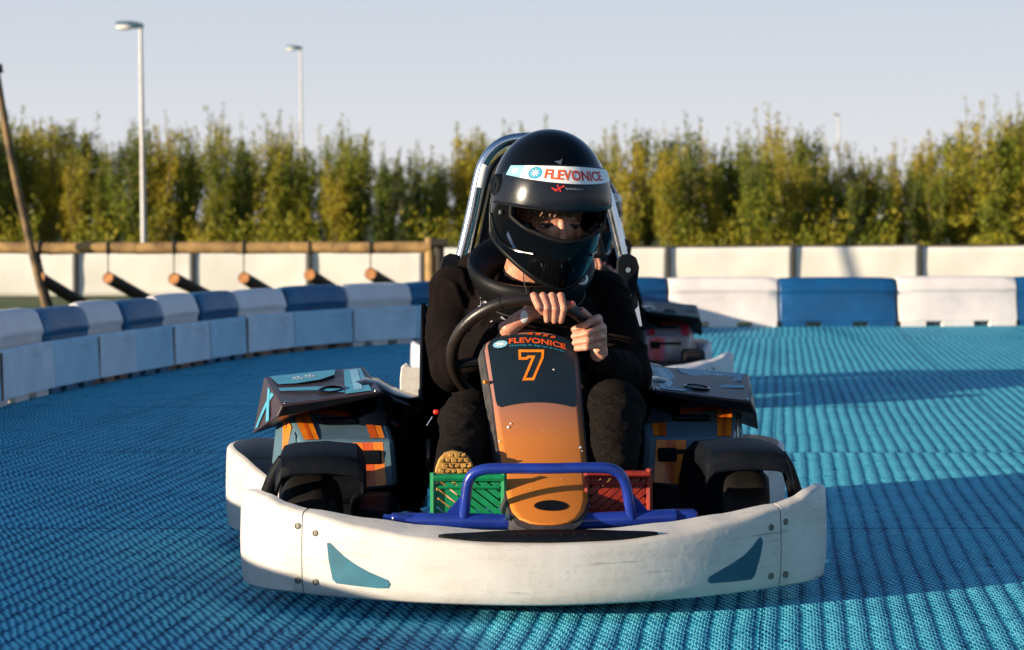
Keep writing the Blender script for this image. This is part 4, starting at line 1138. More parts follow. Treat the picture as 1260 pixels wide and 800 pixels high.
def make_clothes(person, J):
    # hoodie
    bm = bmesh.new()
    chain(bm, [NB + Vector((0, .01, -.03)), Vector((.04, 1.10, .60)), Vector((.015, 1.14, .42)), Vector((0, 1.12, .27))], [.085, .165, .155, .165], 24)
    ellipsoid(bm, Vector((.045, 1.02, .60)), .20, .13, .14)
    ellipsoid(bm, Vector((.02, 1.04, .42)), .18, .15, .17)
    capsule(bm, Vector((-.115, 1.08, .675)), .080, Vector((.205, 1.08, .670)), .080, 20)
    chain(bm, [J['SH1'], J['SH1'].lerp(J['EL1'], .5) + Vector((-.01, 0, 0)), J['EL1'], J['EL1'].lerp(J['WR1'], .5), J['WR1'].lerp(J['EL1'], .12)], [.078, .072, .064, .052, .034], 18)
    chain(bm, [J['SH2'], J['SH2'].lerp(J['EL2'], .5), J['EL2'], J['EL2'].lerp(J['WR2'], .5), J['WR2'].lerp(J['EL2'], .03)], [.078, .072, .064, .054, .036], 18)
    # hood rolled behind the neck
    chain(bm, [Vector((-.10, 1.10, .76)), Vector((-.02, 1.17, .79)), Vector((.10, 1.17, .79)), Vector((.18, 1.10, .76))], [.045, .055, .055, .045], 16)
    out = remeshed(bm, .0065, 3, .5)
    folds(out, J)
    ho = obj('hoodie', out, M['hoodie'], person, angle=180)
    for wr, el, r_ in (('WR1', 'EL1', .037), ('WR2', 'EL2', .038)):     # ribbed cuffs
        w0, e0 = J[wr], J[el]; ax = (e0 - w0).normalized(); c0 = w0.lerp(e0, .14 if wr == 'WR1' else .05)
        prof = [(r_ - .006, 0), (r_, .003)] + [(r_ + (.0022 if k % 2 else 0), .006 + k * .0035) for k in range(9)] + [(r_ + .004, .042)]
        obj('cuff', lathe(bmesh.new(), prof, c0, ax, 30), M['hoodie'], ho)
    # printed strokes on the chest seen through the wheel
    def onb(px, py): return K(px, py, .835)
    # jeans
    bm = bmesh.new()
    capsule(bm, J['HIP1'] + Vector((0, .02, 0)), .115, J['HIP2'] + Vector((0, .02, 0)), .115, 20)
    for h, k, a in (('HIP1', 'KN1', 'AN1'), ('HIP2', 'KN2', 'AN2')):
        h, k, a = J[h], J[k], J[a]
        chain(bm, [h, h.lerp(k, .55), k, k.lerp(a, .45), a], [.095, .082, .070, .064, .050], 18)
        ellipsoid(bm, k + Vector((0, -.005, -.012)), .080, .068, .074)
    out = remeshed(bm, .0065, 3, .5); ruffle(out, .0075, 9.0, 9.0)
    obj('jeans', out, M['jeans'], person, angle=180)
    # shoes: tread faces forward, resting on the pedals
    for n_, (cx, cy) in enumerate(((559, 585), (752, 616))):
        Y0 = .335
        def sp(px, py, dy=0): return K(px, py, Y0 + dy)
        ol = [(-23, 14), (-24, 4), (-23, -8), (-19, -19), (-12, -27), (-2, -30), (10, -28), (18, -22), (23, -13), (25, 0), (24, 14), (21, 40), (-18, 40)]
        ring0 = [sp(cx + a, cy + b, 0 + (abs(b + 0) / 60) * .02) for a, b in ol]
        bm = bmesh.new(); r0 = [bm.verts.new(p) for p in ring0]; r1 = [bm.verts.new(p + Vector((0, .022, 0))) for p in ring0]
        c0 = bm.verts.new(sum(ring0, Vector()) / len(ring0) + Vector((0, -.004, 0)))
        for i in range(len(ol)):
            j = (i + 1) % len(ol); bm.faces.new((c0, r0[i], r0[j])); bm.faces.new((r0[i], r1[i], r1[j], r0[j]))
        bm.faces.new(r1[::-1])
        sole = obj('shoe', bm, M['sole'], person, bevel=.003)
        # tread blocks
        tb = bmesh.new()
        for iy in range(8):
            for ix in range(6):
                a = -19 + ix * 7.6 + (iy % 2) * 3.4; b = -25 + iy * 6.6
                lim = 23.5 * math.sqrt(max(0, 1 - (min(0, b + 2) / 30) ** 2)) - 3
                if abs(a - 1) > lim: continue
                p = sp(cx + a, cy + b, (abs(b) / 60) * .02 - .005)
                box(tb, p, (.0105, .008, .0065) if (ix + iy) % 3 else (.013, .009, .009), Matrix.Rotation(random.uniform(-.5, .5), 3, 'Y'))
        obj('tread', tb, M['sole'], sole, bevel=.0015)
        up = bmesh.new(); a = J['AN1' if n_ == 0 else 'AN2']; c = sum(ring0, Vector()) / len(ring0)
        ellipsoid(up, c + Vector((0, .05, .0)), .048, .05, .062); capsule(up, c + Vector((0, .06, -.01)), .04, a + Vector((0, -.01, -.01)), .048)
        obj('shoe_upper', remeshed(up, .007, 2), M['jeans'], sole, angle=180)
    # neck brace: fat padded ring, higher at the back
    ctr = Vector((.040, .945, .745)); pts = []
    for k in range(40):
        a = 2 * math.pi * k / 40; x = math.sin(a) * .132; y = -math.cos(a) * .124
        pts.append(ctr + Vector((x, y, -.070 * math.cos(a) + .004 * math.sin(a))))
    bm = bmesh.new(); rings = []
    for k, c in enumerate(pts):
        a = 2 * math.pi * k / 40; rad = Vector((math.sin(a), -math.cos(a), 0)); upv = (Vector((0, 0, 1)) + rad * .62).normalized(); out_ = (rad - upv * rad.dot(upv)).normalized()
        ring = []
        for q in range(16):
            b = 2 * math.pi * q / 16; cz, sz = math.cos(b), math.sin(b)
            ring.append(bm.verts.new(c + rad * .006 + upv * (.050 * math.copysign(abs(sz) ** .8, sz)) + out_ * (.021 * cz)))
        rings.append(ring)
    for k in range(40):
        for q in range(16): bm.faces.new((rings[k][q], rings[k][(q + 1) % 16], rings[(k + 1) % 40][(q + 1) % 16], rings[(k + 1) % 40][q]))
    nb = obj('neck_brace', bm, M['brace'], person)
    edge = [p_ + Vector((math.sin(2 * math.pi * k / 40), -math.cos(2 * math.pi * k / 40), 0)) * .012 + Vector((0, 0, -.040)) for k, p_ in enumerate(pts)]
    obj('piping', tube(bmesh.new(), edge, .0020, 8, closed=True), M['leather'], nb)
    c = K(716, 343, .80)
    bt = obj('brace_button', lathe(bmesh.new(), [(.0165, -.004), (.0165, 0), (.014, .003), (.009, .003), (.008, .001), (.004, .001), (.003, .005), (0, .005)], c, (-.15, -1, .2), 24), M['white_film'], nb)
    obj('button_core', lathe(bmesh.new(), [(.0095, .0), (.0095, .004), (.007, .0045)], c, (-.15, -1, .2), 20), M['rubber'], bt)
    # cord hanging from the brace
    cord = catmull([K(645, 330, .79), K(644, 342, .785), K(647, 354, .78), K(650, 366, .775)], 6)
    obj('drawcord', tube(bmesh.new(), cord, .0016, 6), M['rope'], nb)
    return ho

def person_at(C, a, label):
    e = empty('person', kart_world(POFF, C, a) + Vector((0, 0, 0)), a, POFF)
    tag(e, label, 'person', 'drivers seated in the go-karts')
    return e

drv = person_at(KC, KA, 'driver in black hoodie and lettered black helmet gripping the wheel of the number 7 kart')
body, J = make_body(drv)
hood = make_clothes(drv, J)
hel = build_helmet(drv)
# hair fringe in the helmet opening
bm = bmesh.new(); random.seed(3)
for k in range(220):
    x0 = -.064 + .115 * random.random(); y0 = .072 + random.uniform(-.006, .006)
    x1 = x0 + random.uniform(-.016, .010); y1 = random.uniform(.020, .046) - (.012 if x0 < -.035 else 0)
    zf = lambda x: .080 - 5.0 * x * x + random.uniform(0, .006)
    p = [head_pt(x0, y0, zf(x0)), head_pt((x0 + x1) / 2 + .003, (y0 + y1) / 2, zf(x0) + .004), head_pt(x1, y1, zf(x1))]
    tube(bm, catmull(p, 4), [.0020] * 8 + [.0006], 5)
obj('hair', bm, M['hair'], drv)
# print on the sleeve and chest behind the wheel, laid on the hoodie surface
def lay_on(target, bm2, par, m, name, off=.004):
    from mathutils.bvhtree import BVHTree
    t = bmesh.new(); t.from_mesh(target.data); bmesh.ops.translate(t, verts=t.verts, vec=POFF)
    tree = BVHTree.FromBMesh(t)
    def f(px, py):
        a = K(px, py, .45); b = K(px, py, 1.2); d = (b - a).normalized()
        h = tree.ray_cast(a, d)
        return (h[0] - d * off) if h[0] else K(px, py, .9)
    o = obj(name, warp(bm2, f), m, par); t.free(); return o
bm = bmesh.new()
for st_ in ([(590, 366), (590, 379)], [(595, 379), (600, 366)], [(593, 372), (604, 374)], [(604, 395), (608, 400), (617, 391)], [(616, 390), (623, 396)], [(622, 385), (629, 390), (631, 383)]):
    join_bm(bm, stroke2(st_, 3.0, False))
lay_on(hood, bm, hood, M['print_grey'], 'print')

# the driver behind: same build of parts, own objects
def copy_tree(o, parent=None):
    c = o.copy(); COL.objects.link(c); c.parent = parent
    for ch in list(o.children): copy_tree(ch, c)
    return c
drv2 = copy_tree(drv)
drv2.location = kart_world(POFF, C2, A2); drv2.rotation_euler = (0, 0, A2)
drv2['label'] = 'driver half hidden behind the front driver, sitting in the grey bumpered kart'

# ------------------------------------------------------------------ setting
def sheet(name, pts, z, mat, kind='structure'):
    bm = bmesh.new(); vs = [bm.verts.new((x, y, z)) for x, y in pts]; f = bm.faces.new(vs); bmesh.ops.triangulate(bm, faces=[f])
    o = obj(name, bm, mat, smooth=False); o['kind'] = kind; return o
sheet('ground', [(-400, -60), (400, -60), (400, 700), (-400, 700)], 0.0, M['grass'])
BP = [(-2.02, -7), (-2.17, -3), (-2.27, 0), (-2.36, 2.5), (-2.46, 5), (-2.56, 7.6), (-2.52, 10.1), (-2.13, 12.1), (-1.70, 13.6), (-1.13, 14.6), (-.5, 15.2), (-.05, 16.1), (.5, 16.85), (1.25, 17.1), (2.18, 17.2), (3.17, 17.25), (4.26, 17.4), (5.35, 17.5), (6.5, 17.6), (7.6, 17.7)]
sheet('track', [(x - .1, y + .1) for x, y in BP] + [(11, 17.5), (12, -7)], 0.004, M['track'])

path = catmull([(x, y, 0) for x, y in BP], 24); S_ = [0]
for a, b in zip(path, path[1:]): S_.append(S_[-1] + (b - a).length)
def at_s(s):
    s = max(0, min(S_[-1] - 1e-6, s))
    lo, hi = 0, len(S_) - 1
    while hi - lo > 1:
        m = (lo + hi) // 2
        if S_[m] <= s: lo = m
        else: hi = m
    t = (s - S_[lo]) / (S_[hi] - S_[lo]); return path[lo].lerp(path[hi], t)
def s_of_px(px, near=0):
    best = None
    for i, p in enumerate(path):
        if p.y < 8: continue
        q = 630 + p.x / p.y * F
        if q >= px: return S_[i]
    return S_[-1]
bounds = [33, 85, 137, 185, 232, 275, 340, 415, 497, 590, 700, 815, 951, 1096, 1246, 1400]
sb = [s_of_px(b) for b in bounds]
first = sb[0]; pre = []
s = first
while s > .5: s -= .80; pre.append(s)
sb = pre[::-1] + sb
n_pre = len(pre)
PROF_R = [(-.11, .045), (-.10, .16), (-.075, .29), (-.08, .33), (-.055, .40), (-.02, .418), (.02, .418), (.055, .40), (.082, .345), (.095, .31), (.080, .285), (.090, .18), (.115, .045)]
def block(i, s0, s1, mat, skirt, label, dark):
    n = 8; bm = bmesh.new(); rings = []
    e0, e1 = s0 + .006, s1 - .006
    jit = Vector((random.uniform(-.012, .012), random.uniform(-.012, .012), 0)); hj = random.uniform(.985, 1.015) * (1.05 if skirt else 1.0)
    mid = at_s((s0 + s1) / 2); root = empty('barrier_block', (mid.x, mid.y, 0), 0, (mid.x, mid.y, 0))
    def frame(s):
        p = at_s(s); q = at_s(s + .05) - at_s(s - .05); t = q.normalized(); nr = Vector((t.y, -t.x, 0)); return p, t, nr
    for k in range(n + 1):
        s = e0 + (e1 - e0) * k / n; p, t, nr = frame(s); tt = k / n
        pinch = 1.0 - (.10 if k in (0, n) else 0); dz = -.006 if k in (0, n) else .004 * math.sin(tt * math.pi)
        rings.append([bm.verts.new(p + jit + nr * (a * pinch) + Vector((0, 0, z * hj + (dz if z > .1 else 0)))) for a, z in PROF_R])
    m = len(PROF_R)
    for k in range(n):
        for j in range(m): bm.faces.new((rings[k][j], rings[k + 1][j], rings[k + 1][(j + 1) % m], rings[k][(j + 1) % m]))
    bm.faces.new(rings[0]); bm.faces.new(rings[-1][::-1])
    obj('block_body', bm, mat, root, bevel=.010, segs=2)
    bm = bmesh.new()
    for a, b in ((0.02, .22), (.36, .62), (.76, .98)):
        vs = []
        for z in (0.0, .052):
            for (f, o_) in ((a, -.10), (b, -.10), (b, .112), (a, .112)):
                p, t, nr = frame(e0 + (e1 - e0) * f); vs.append(p + jit + nr * o_ + Vector((0, 0, z + .004)))
        hexa(bm, vs)
    obj('foot', bm, M['foot_brown'] if (dark and random.random() < .6) else mat, root, smooth=False)
    if skirt:
        bm = bmesh.new(); rr = []
        for k in range(n + 1):
            p, t, nr = frame(s0 + .003 + (s1 - s0 - .006) * k / n)
            w = .004 * math.sin(k * 2.1 + i)
            rr.append([bm.verts.new(p + nr * (o_ + w) + Vector((0, 0, z))) for o_, z in ((.108, .272), (.122, .276), (.138, .262), (.142, .16), (.150, .040), (.138, .040), (.128, .16), (.118, .262))])
        for k in range(n):
            for j in range(8): bm.faces.new((rr[k][j], rr[k + 1][j], rr[k + 1][(j + 1) % 8], rr[k][(j + 1) % 8]))
        bm.faces.new(rr[0]); bm.faces.new(rr[-1][::-1])
        sk = obj('skirt_panel', bm, skirt, root)
        if i % 2 == 0:
            p, t, nr = frame(s1 - .006)
            obj('skirt_joint', tube(bmesh.new(), [p + nr * .150 + Vector((0, 0, .04)), p + nr * .143 + Vector((0, 0, .265))], .006, 6), M['foot_brown'], sk)
        if mat is M['bar_white']: pass
    tag(root, label, 'barrier', 'track barrier blocks')
ordw = ['first', 'second', 'third', 'fourth', 'fifth', 'sixth', 'seventh', 'eighth', 'ninth', 'tenth', 'eleventh']
cb = cw = 0
for i in range(len(sb) - 1):
    j = i - n_pre                      # j = 0: the block starting at photo x 33, blue
    blue = (j % 2 == 0)
    vis = j >= -1
    left = (s_of_px(640) > sb[i])
    if j < -1: lab = 'plastic barrier block of the left run standing beside the camera, outside the photo frame'
    elif j <= 7:
        k = (j // 2 if blue else (j + 1) // 2)
        lab = ('blue' if blue else 'white') + ' topped barrier block with pale blue skirt, %s %s one from the left edge' % (ordw[k], 'blue' if blue else 'white')
    elif j == 8: lab = 'blue topped barrier block with pale skirt, touching the front driver\'s shoulder on the left'
    elif j == 9: lab = 'white barrier block hidden behind the front driver\'s helmet and hoodie'
    elif j == 10: lab = 'blue barrier block right beside the rear driver, behind the kart pods'
    elif j == 11: lab = 'white barrier block above the dark green pod lid, nearest the rear driver'
    elif j == 12: lab = 'long blue barrier block between two white ones at the back right'
    elif j == 13: lab = 'white barrier block between two blue ones at the back right'
    else: lab = 'blue barrier block cut by the right edge of the photo'
    lm = (M['bar_navy'] if left else M['bar_blue']) if blue else M['bar_white']
    block(i, sb[i], sb[i + 1], lm, (M['skirt_b'] if blue else M['skirt_a']) if left else None, lab, left or j == 11)

# ---- banner fence
def W(px, py, d): return Vector(((px - 630) / F * d, d, CAMH - (py - HZ) / F * d))
posts = [-45, 94, 238, 381, 521, 668, 822, 976, 1132, 1290]
side_words = ['at the left edge', 'behind the second hanging log', 'behind the fourth hanging log', 'behind the sixth hanging log', 'right of the thick rail post', 'behind the front driver\'s helmet', 'right of the rear driver', 'over the long blue barrier block', 'at the right edge']
FD = lambda px: 24.0 + (px - 600) * .0008
for i in range(len(posts) - 1):
    x0, x1 = posts[i], posts[i + 1]; d0, d1 = FD(x0), FD(x1)
    yt = 305 if x0 > 500 else 309
    if x0 > 900: yt = 304
    a, b = W(x0, yt, d0), W(x1, yt - (1.5 if x0 > 700 else 0), d1)
    root = empty('banner_panel', ((a.x + b.x) / 2, (a.y + b.y) / 2, 0), 0, ((a.x + b.x) / 2, (a.y + b.y) / 2, 0))
    bm = bmesh.new(); g = []
    for r_ in range(9):
        row = []
        for k in range(25):
            t = .003 + .994 * k / 24; p = a.lerp(b, t); z = .02 + (p.z - .02 - .004 * math.sin(math.pi * t)) * r_ / 8
            row.append(bm.verts.new((p.x, p.y + .018 * noise.noise(Vector((p.x * 1.5, z * 3, i))), z)))
        g.append(row)
    for r_ in range(8):
        for k in range(24): bm.faces.new((g[r_][k], g[r_][k + 1], g[r_ + 1][k + 1], g[r_ + 1][k]))
    obj('banner_sheet', bm, M['banner'], root, solid=.004)
    bm = bmesh.new()
    tube(bm, [a + Vector((0, .03, .008)), b + Vector((0, .03, .008))], .013, 8)
    obj('top_wire', bm, M['banner_hem'], root)
    tag(root, 'cream banner sheet on the low fence, ' + side_words[i], 'banner', 'banner panels of the low fence')
for i, px in enumerate(posts):
    p = W(px, 303, FD(px))
    bm = bmesh.new(); tube(bm, [Vector((p.x, p.y - .02, 0)), Vector((p.x, p.y - .02, p.z + .03))], .019, 10); lathe(bm, [(.017, 0), (.017, .012), (0, .016)], Vector((p.x, p.y - .02, p.z + .03)), (0, 0, 1), 10)
    o = empty('fence_post', (p.x, p.y, 0), 0, (p.x, p.y, 0)); obj('post_shaft', bm, M['post'], o)
    tag(o, 'thin dark fence post between cream banners, ' + (['outside the left edge', 'by the leaning pole', 'left of the third hanging log', 'beside the fifth hanging log', 'beside the thick rail post', 'behind the front driver', 'just right of the rear driver\'s bracket', 'above the long blue barrier block', 'above the right hand white barrier block', 'outside the right edge'][i]), 'fence post', 'posts of the banner fence')

# ---- log rail with hanging logs
RD = 20.0
def log_tube(bm, pts, r, seg=14, jit=.06):
    pts = catmull(pts, 10); rs = [r * (1 + jit * noise.noise(p * 3.1)) for p in pts]
    return tube(bm, pts, rs, seg)
root = empty('log_rail', W(268, 305, RD) * Vector((1, 1, 0)) if False else (W(268, 305, RD).x, RD, 0), 0, (W(268, 305, RD).x, RD, 0))
bm = bmesh.new(); xr = [-60, 60, 168, 290, 410, 530]
for x0, x1 in zip(xr, xr[1:]): log_tube(bm, [W(x0 + .3, 305.5 + (300 - x0) * .0035, RD), W((x0 + x1) / 2, 305, RD), W(x1 - .3, 305 + (300 - x1) * .0035, RD)], .058)
obj('rail_beam', bm, M['wood'], root)
for cx, top, m_, w in ((529, 293, 'wood', .050), (541, 296, 'dark_wood', .045)):
    bm = bmesh.new(); log_tube(bm, [Vector((W(cx, 0, RD).x, RD + (.03 if cx > 535 else -.02), 0)), W(cx, 330, RD) , W(cx, top, RD)], w)
    obj('end_post', bm, M[m_], root)
bm = bmesh.new()
obj('cross_stub', log_tube(bm, [W(530, 299, RD - .08), W(540, 299, RD - .08), W(551, 299, RD - .08)], .040), M['dark_wood'], root)
tag(root, 'horizontal pole rail of pale logs ending in a thick double post', 'log rail')
for cx in (-30,):
    pass
hang = [(49, 342, 101, 374), (133, 342, 176, 366), (214, 343, 250, 361), (300, 342, 324, 356), (381, 338, 406, 354), (456, 337, 478, 350)]
hw = ['beside the leaning pole', 'second from left', 'third from left', 'fourth from left', 'fifth from left', 'last before the thick post']
for i, (x0, y0, x1, y1) in enumerate(hang):
    a = W(x0, y0, RD - .25); dirn = (W(x1, y1, RD + .45) - a); b = a + dirn * 1.35
    if b.z < .06: b = a + dirn * ((a.z - .06) / -dirn.z)
    root = empty('hanging_log', (a.x, a.y, 0), 0, (a.x, a.y, 0))
    lg = obj('log_beam', log_tube(bmesh.new(), [a, a.lerp(b, .5), b], .060), M['dark_wood'], root)
    n = (a - b).normalized()
    obj('cut_end', lathe(bmesh.new(), [(0, .004), (.053, .003), (.057, -.004)], a, n, 16), M['cut_wood'], lg)
    t = W(x0, 311, RD)
    obj('rope', tube(bmesh.new(), catmull([a + Vector((0, 0, .04)), (a + t) / 2, t], 4), .006, 6), M['rope'], root)
    st_ = [W(x0, 305, RD) + Vector((0, math.cos(q) * .064, math.sin(q) * .064)) for q in [2 * math.pi * k / 16 for k in range(16)]]
    obj('strap', tube(bmesh.new(), st_, .010, 6, closed=True), M['rope'], root)
    tag(root, 'slanting dark log roped under the rail, ' + hw[i], 'hanging log', 'logs hanging under the rail')
# leaning pole
root = empty('leaning_pole', (W(56, 380, 19.6).x, 19.6, 0), 0, (W(56, 380, 19.6).x, 19.6, 0))
obj('pole_shaft', log_tube(bmesh.new(), [W(-8, 70, 19.8), W(14, 195, 19.75), W(37, 300, 19.7), W(56, 376, 19.6), Vector((W(62, 400, 19.6).x, 19.6, 0.0))], .036), M['pole_wood'], root)
obj('pole_cap', lathe(bmesh.new(), [(.055, -.05), (.058, .03), (0, .05)], W(-4, 84, 19.82), (-.2, 0, 1), 14), M['post'], root)
obj('back_pole', log_tube(bmesh.new(), [W(42, 310, 19.9), W(50, 345, 19.95), W(60, 380, 20.0), Vector((W(66, 400, 20).x, 20.0, 0))], .050), M['dark_wood'], root)
tag(root, 'tall wooden pole leaning out over the left edge of the photo', 'leaning pole')

# ---- lamp posts
def lamp(px, ptop, pbase_d, r, head, label, arm=.55):
    d = pbase_d; t = W(px, ptop, d); root = empty('street_lamp', (t.x + .08, d, 0), 0, (t.x + .08, d, 0))
    obj('lamp_pole', tube(bmesh.new(), [Vector((t.x + .08, d, 0)), Vector((t.x + .04, d, t.z * .5)), t], [r * 1.5, r * 1.15, r * .8], 14), M['lamp_pole'], root)
    bm = bmesh.new(); secs = [(0.06, .05, .05), (-.05, .07, .07), (-.20, .09, .08), (-.36, .085, .06), (-.52, .06, .03)]
    k = head; rings = []
    for dx, hy, hz in secs:
        rings.append([bm.verts.new(t + Vector((dx * k, math.cos(q) * hy * k, math.sin(q) * hz * k + .02 * k - dx * .12 * k))) for q in [2 * math.pi * m / 12 for m in range(12)]])
    for i in range(4):
        for j in range(12): bm.faces.new((rings[i][j], rings[i][(j + 1) % 12], rings[i + 1][(j + 1) % 12], rings[i + 1][j]))
    bm.faces.new(rings[0][::-1]); bm.faces.new(rings[-1])
    hd = obj('lamp_head', bm, M['lamp_head'], root)
    bm = bmesh.new(); ellipsoid(bm, t + Vector((-.33 * k, -.02, -.01 * k)), .20 * k, .085 * k, .065 * k, None, 16)
    obj('lamp_lens', bm, M['lamp_lens'], hd)
    tag(root, label, 'street lamp', 'street lamps by the trees')
lamp(173, 33, 46, .046, 1.05, 'tall pale street lamp in front of the trees at the left')
lamp(370, 60, 72, .038, .95, 'thin street lamp with small head rising behind the trees, right of the tall one')
lamp(1032, 142, 120, .06, .75, 'tiny distant lamp head just above the trees on the right')

# ---- trees
def tree_proto(seed, H, spread, dens):
    rnd = random.Random(seed)
    tb = bmesh.new(); cb_ = bmesh.new()
    nst = rnd.randint(4, 6); branches = []
    for k in range(nst):
        az = rnd.uniform(0, 6.28); lean = rnd.uniform(.05, .24) * spread; h = H * rnd.uniform(.72, 1.0)
        p = [Vector((0, 0, 0)), Vector((math.cos(az) * lean * .8, math.sin(az) * lean * .8, h * .3)), Vector((math.cos(az) * lean * 2.0, math.sin(az) * lean * 2.0, h * .65)), Vector((math.cos(az) * lean * 2.6 + rnd.uniform(-.1, .1), math.sin(az) * lean * 2.6, h))]
        c = catmull(p, 6); tube(tb, c, [.045 * (1 - .9 * i / len(c)) + .004 for i in range(len(c))], 6); branches.append(c)
    # side shoots going up and out
    shoots = []; wisps = []
    for c in branches:
        for q in range(rnd.randint(9, 12)):
            t = rnd.uniform(.08, .92); b = c[int(t * (len(c) - 1))]; az = rnd.uniform(0, 6.28); ln = rnd.uniform(.35, 1.0) * (1.15 - .6 * t)
            o = Vector((math.cos(az) * .55, math.sin(az) * .55, rnd.uniform(.55, 1.2))).normalized()
            e = b + o * ln; m = b.lerp(e, .5) + Vector((math.cos(az), math.sin(az), 0)) * .06
            s = catmull([b, m, e], 4); tube(tb, s, [.012, .011, .01, .009, .008, .007, .006, .005, .003][:len(s)], 4); shoots.append(s)
    for s in branches: shoots.append(s[int(len(s) * .25):]); shoots.append(s[int(len(s) * .6):])
    for q in range(rnd.randint(5, 8)):           # thin leaders standing above the crown
        az = rnd.uniform(0, 6.28); rr0 = rnd.uniform(.05, .5); b = Vector((math.cos(az) * rr0, math.sin(az) * rr0, H * rnd.uniform(.6, .8)))
        e = b + Vector((rnd.uniform(-.12, .12), rnd.uniform(-.12, .12), H * rnd.uniform(.18, .42)))
        s = catmull([b, b.lerp(e, .5), e], 4); tube(tb, s, .006, 4); wisps.append(s)
    for s in wisps:
        for _ in range(34):
            i = rnd.random() * (len(s) - 1); p = s[int(i)].lerp(s[min(int(i) + 1, len(s) - 1)], i % 1) + Vector((rnd.gauss(0, .05), rnd.gauss(0, .05), rnd.gauss(0, .05)))
            d = Vector((rnd.gauss(0, .5), rnd.gauss(0, .5), rnd.uniform(.3, 1.2))).normalized(); w = d.cross(Vector((rnd.gauss(0, 1), rnd.gauss(0, 1), rnd.gauss(0, 1)))).normalized()
            L = rnd.uniform(.06, .11); w = w * L * .27
            cb_.faces.new((cb_.verts.new(p - d * L * .5), cb_.verts.new(p + w), cb_.verts.new(p + d * L * .6), cb_.verts.new(p - w)))
    for s in shoots:
        n = int(dens * len(s) ** .5 * (1.0 - .55 * max(0, s[len(s) // 2].z / H - .55) / .45))
        for _ in range(n):
            i = rnd.random() * (len(s) - 1); p = s[int(i)].lerp(s[min(int(i) + 1, len(s) - 1)], i % 1)
            rr = .15 * (1.1 - .8 * i / len(s)); p = p + Vector((rnd.gauss(0, rr), rnd.gauss(0, rr), rnd.gauss(0, rr)))
            if p.z < .05: continue
            d = Vector((rnd.gauss(0, .5), rnd.gauss(0, .5), rnd.uniform(.2, 1.2))).normalized(); w = d.cross(Vector((rnd.gauss(0, 1), rnd.gauss(0, 1), rnd.gauss(0, 1)))).normalized()
            L = rnd.uniform(.06, .13); w = w * L * .27; nn = d.cross(w).normalized() * L * .1
            a, b = cb_.verts.new(p - d * L * .5), cb_.verts.new(p + w + nn); c2, e2 = cb_.verts.new(p + d * L * .6), cb_.verts.new(p - w + nn)
            cb_.faces.new((a, b, c2, e2))
    return tb, cb_
protos = []
for k in range(7):
    tb, cbm = tree_proto(20 + k, 3.55, 0.75 + .22 * (k % 3), 17)
    r0 = empty('hedgerow_tree'); r0.location = (-10 + k, 50, 0)
    me1 = obj('trunk', tb, M['bark'], r0, smooth=False); me2 = obj('crown', cbm, M['leaf'], r0, smooth=False)
    protos.append((r0, me1, me2))
# outline of the tree tops in the photo: x -> row of the top
TOP = [(-60, 140), (0, 128), (15, 130), (45, 138), (80, 142), (110, 160), (150, 165), (190, 155), (215, 135), (235, 150), (270, 143), (300, 155), (335, 145), (370, 170), (400, 165), (440, 150), (470, 172), (500, 185), (540, 175), (580, 150), (610, 155), (660, 150), (700, 165), (735, 155), (770, 150), (800, 145), (830, 158), (860, 155), (890, 158), (920, 175), (955, 140), (985, 150), (1010, 160), (1040, 180), (1070, 180), (1095, 170), (1120, 180), (1150, 155), (1180, 135), (1210, 145), (1240, 130), (1280, 135), (1340, 140)]
used = set(); idx = 0
rows_ = [(50.0, 34, 0), (53.5, 35, 17), (57.0, 31, 5)]
tone = {0: 'front row', 1: 'middle row', 2: 'back row'}
for ri, (d, step, ph) in enumerate(rows_):
    x = -240 + ph
    while x < 1480:
        px = x + random.uniform(-8, 8); dd = d + random.uniform(-1, 1); yt = interp_lin(TOP, px) + (16 if ri == 0 else 5 if ri == 1 else 0) + random.uniform(-12, 18)
        h = CAMH + (HZ - yt) / F * dd; k = random.randrange(7)
        r0, a0, b0 = protos[k]
        if k not in used: used.add(k); r, a_, b_ = r0, a0, b0
        else:
            r = r0.copy(); COL.objects.link(r); a_ = a0.copy(); b_ = b0.copy()
            for c in (a_, b_): COL.objects.link(c); c.parent = r
        r.location = ((px - 630) / F * dd, dd, 0); r.rotation_euler = (0, 0, random.uniform(0, 6.28)); sc = h / 3.75 * random.uniform(.93, 1.08)
        wd_ = random.uniform(.75, 1.15); r.scale = (sc * wd_, sc * wd_, sc)
        tag(r, 'x', 'tree', 'hedgerow trees behind the banner fence')
        hor = 'far left' if px < 130 else 'left, near the tall street lamp' if px < 260 else 'left, near the thin street lamp' if px < 450 else 'behind the front driver' if px < 760 else 'right of the drivers' if px < 950 else 'above the long blue barrier' if px < 1100 else 'at the far right'
        r['label'] = 'yellow green willow, %s of the hedgerow, %s' % (tone[ri], hor)
        r['group'] = 'hedgerow trees, %s, %s' % (tone[ri], hor)
        idx += 1; x += step
for k in range(7):
    if k not in used:
        for o in protos[k]: bpy.data.objects.remove(o)

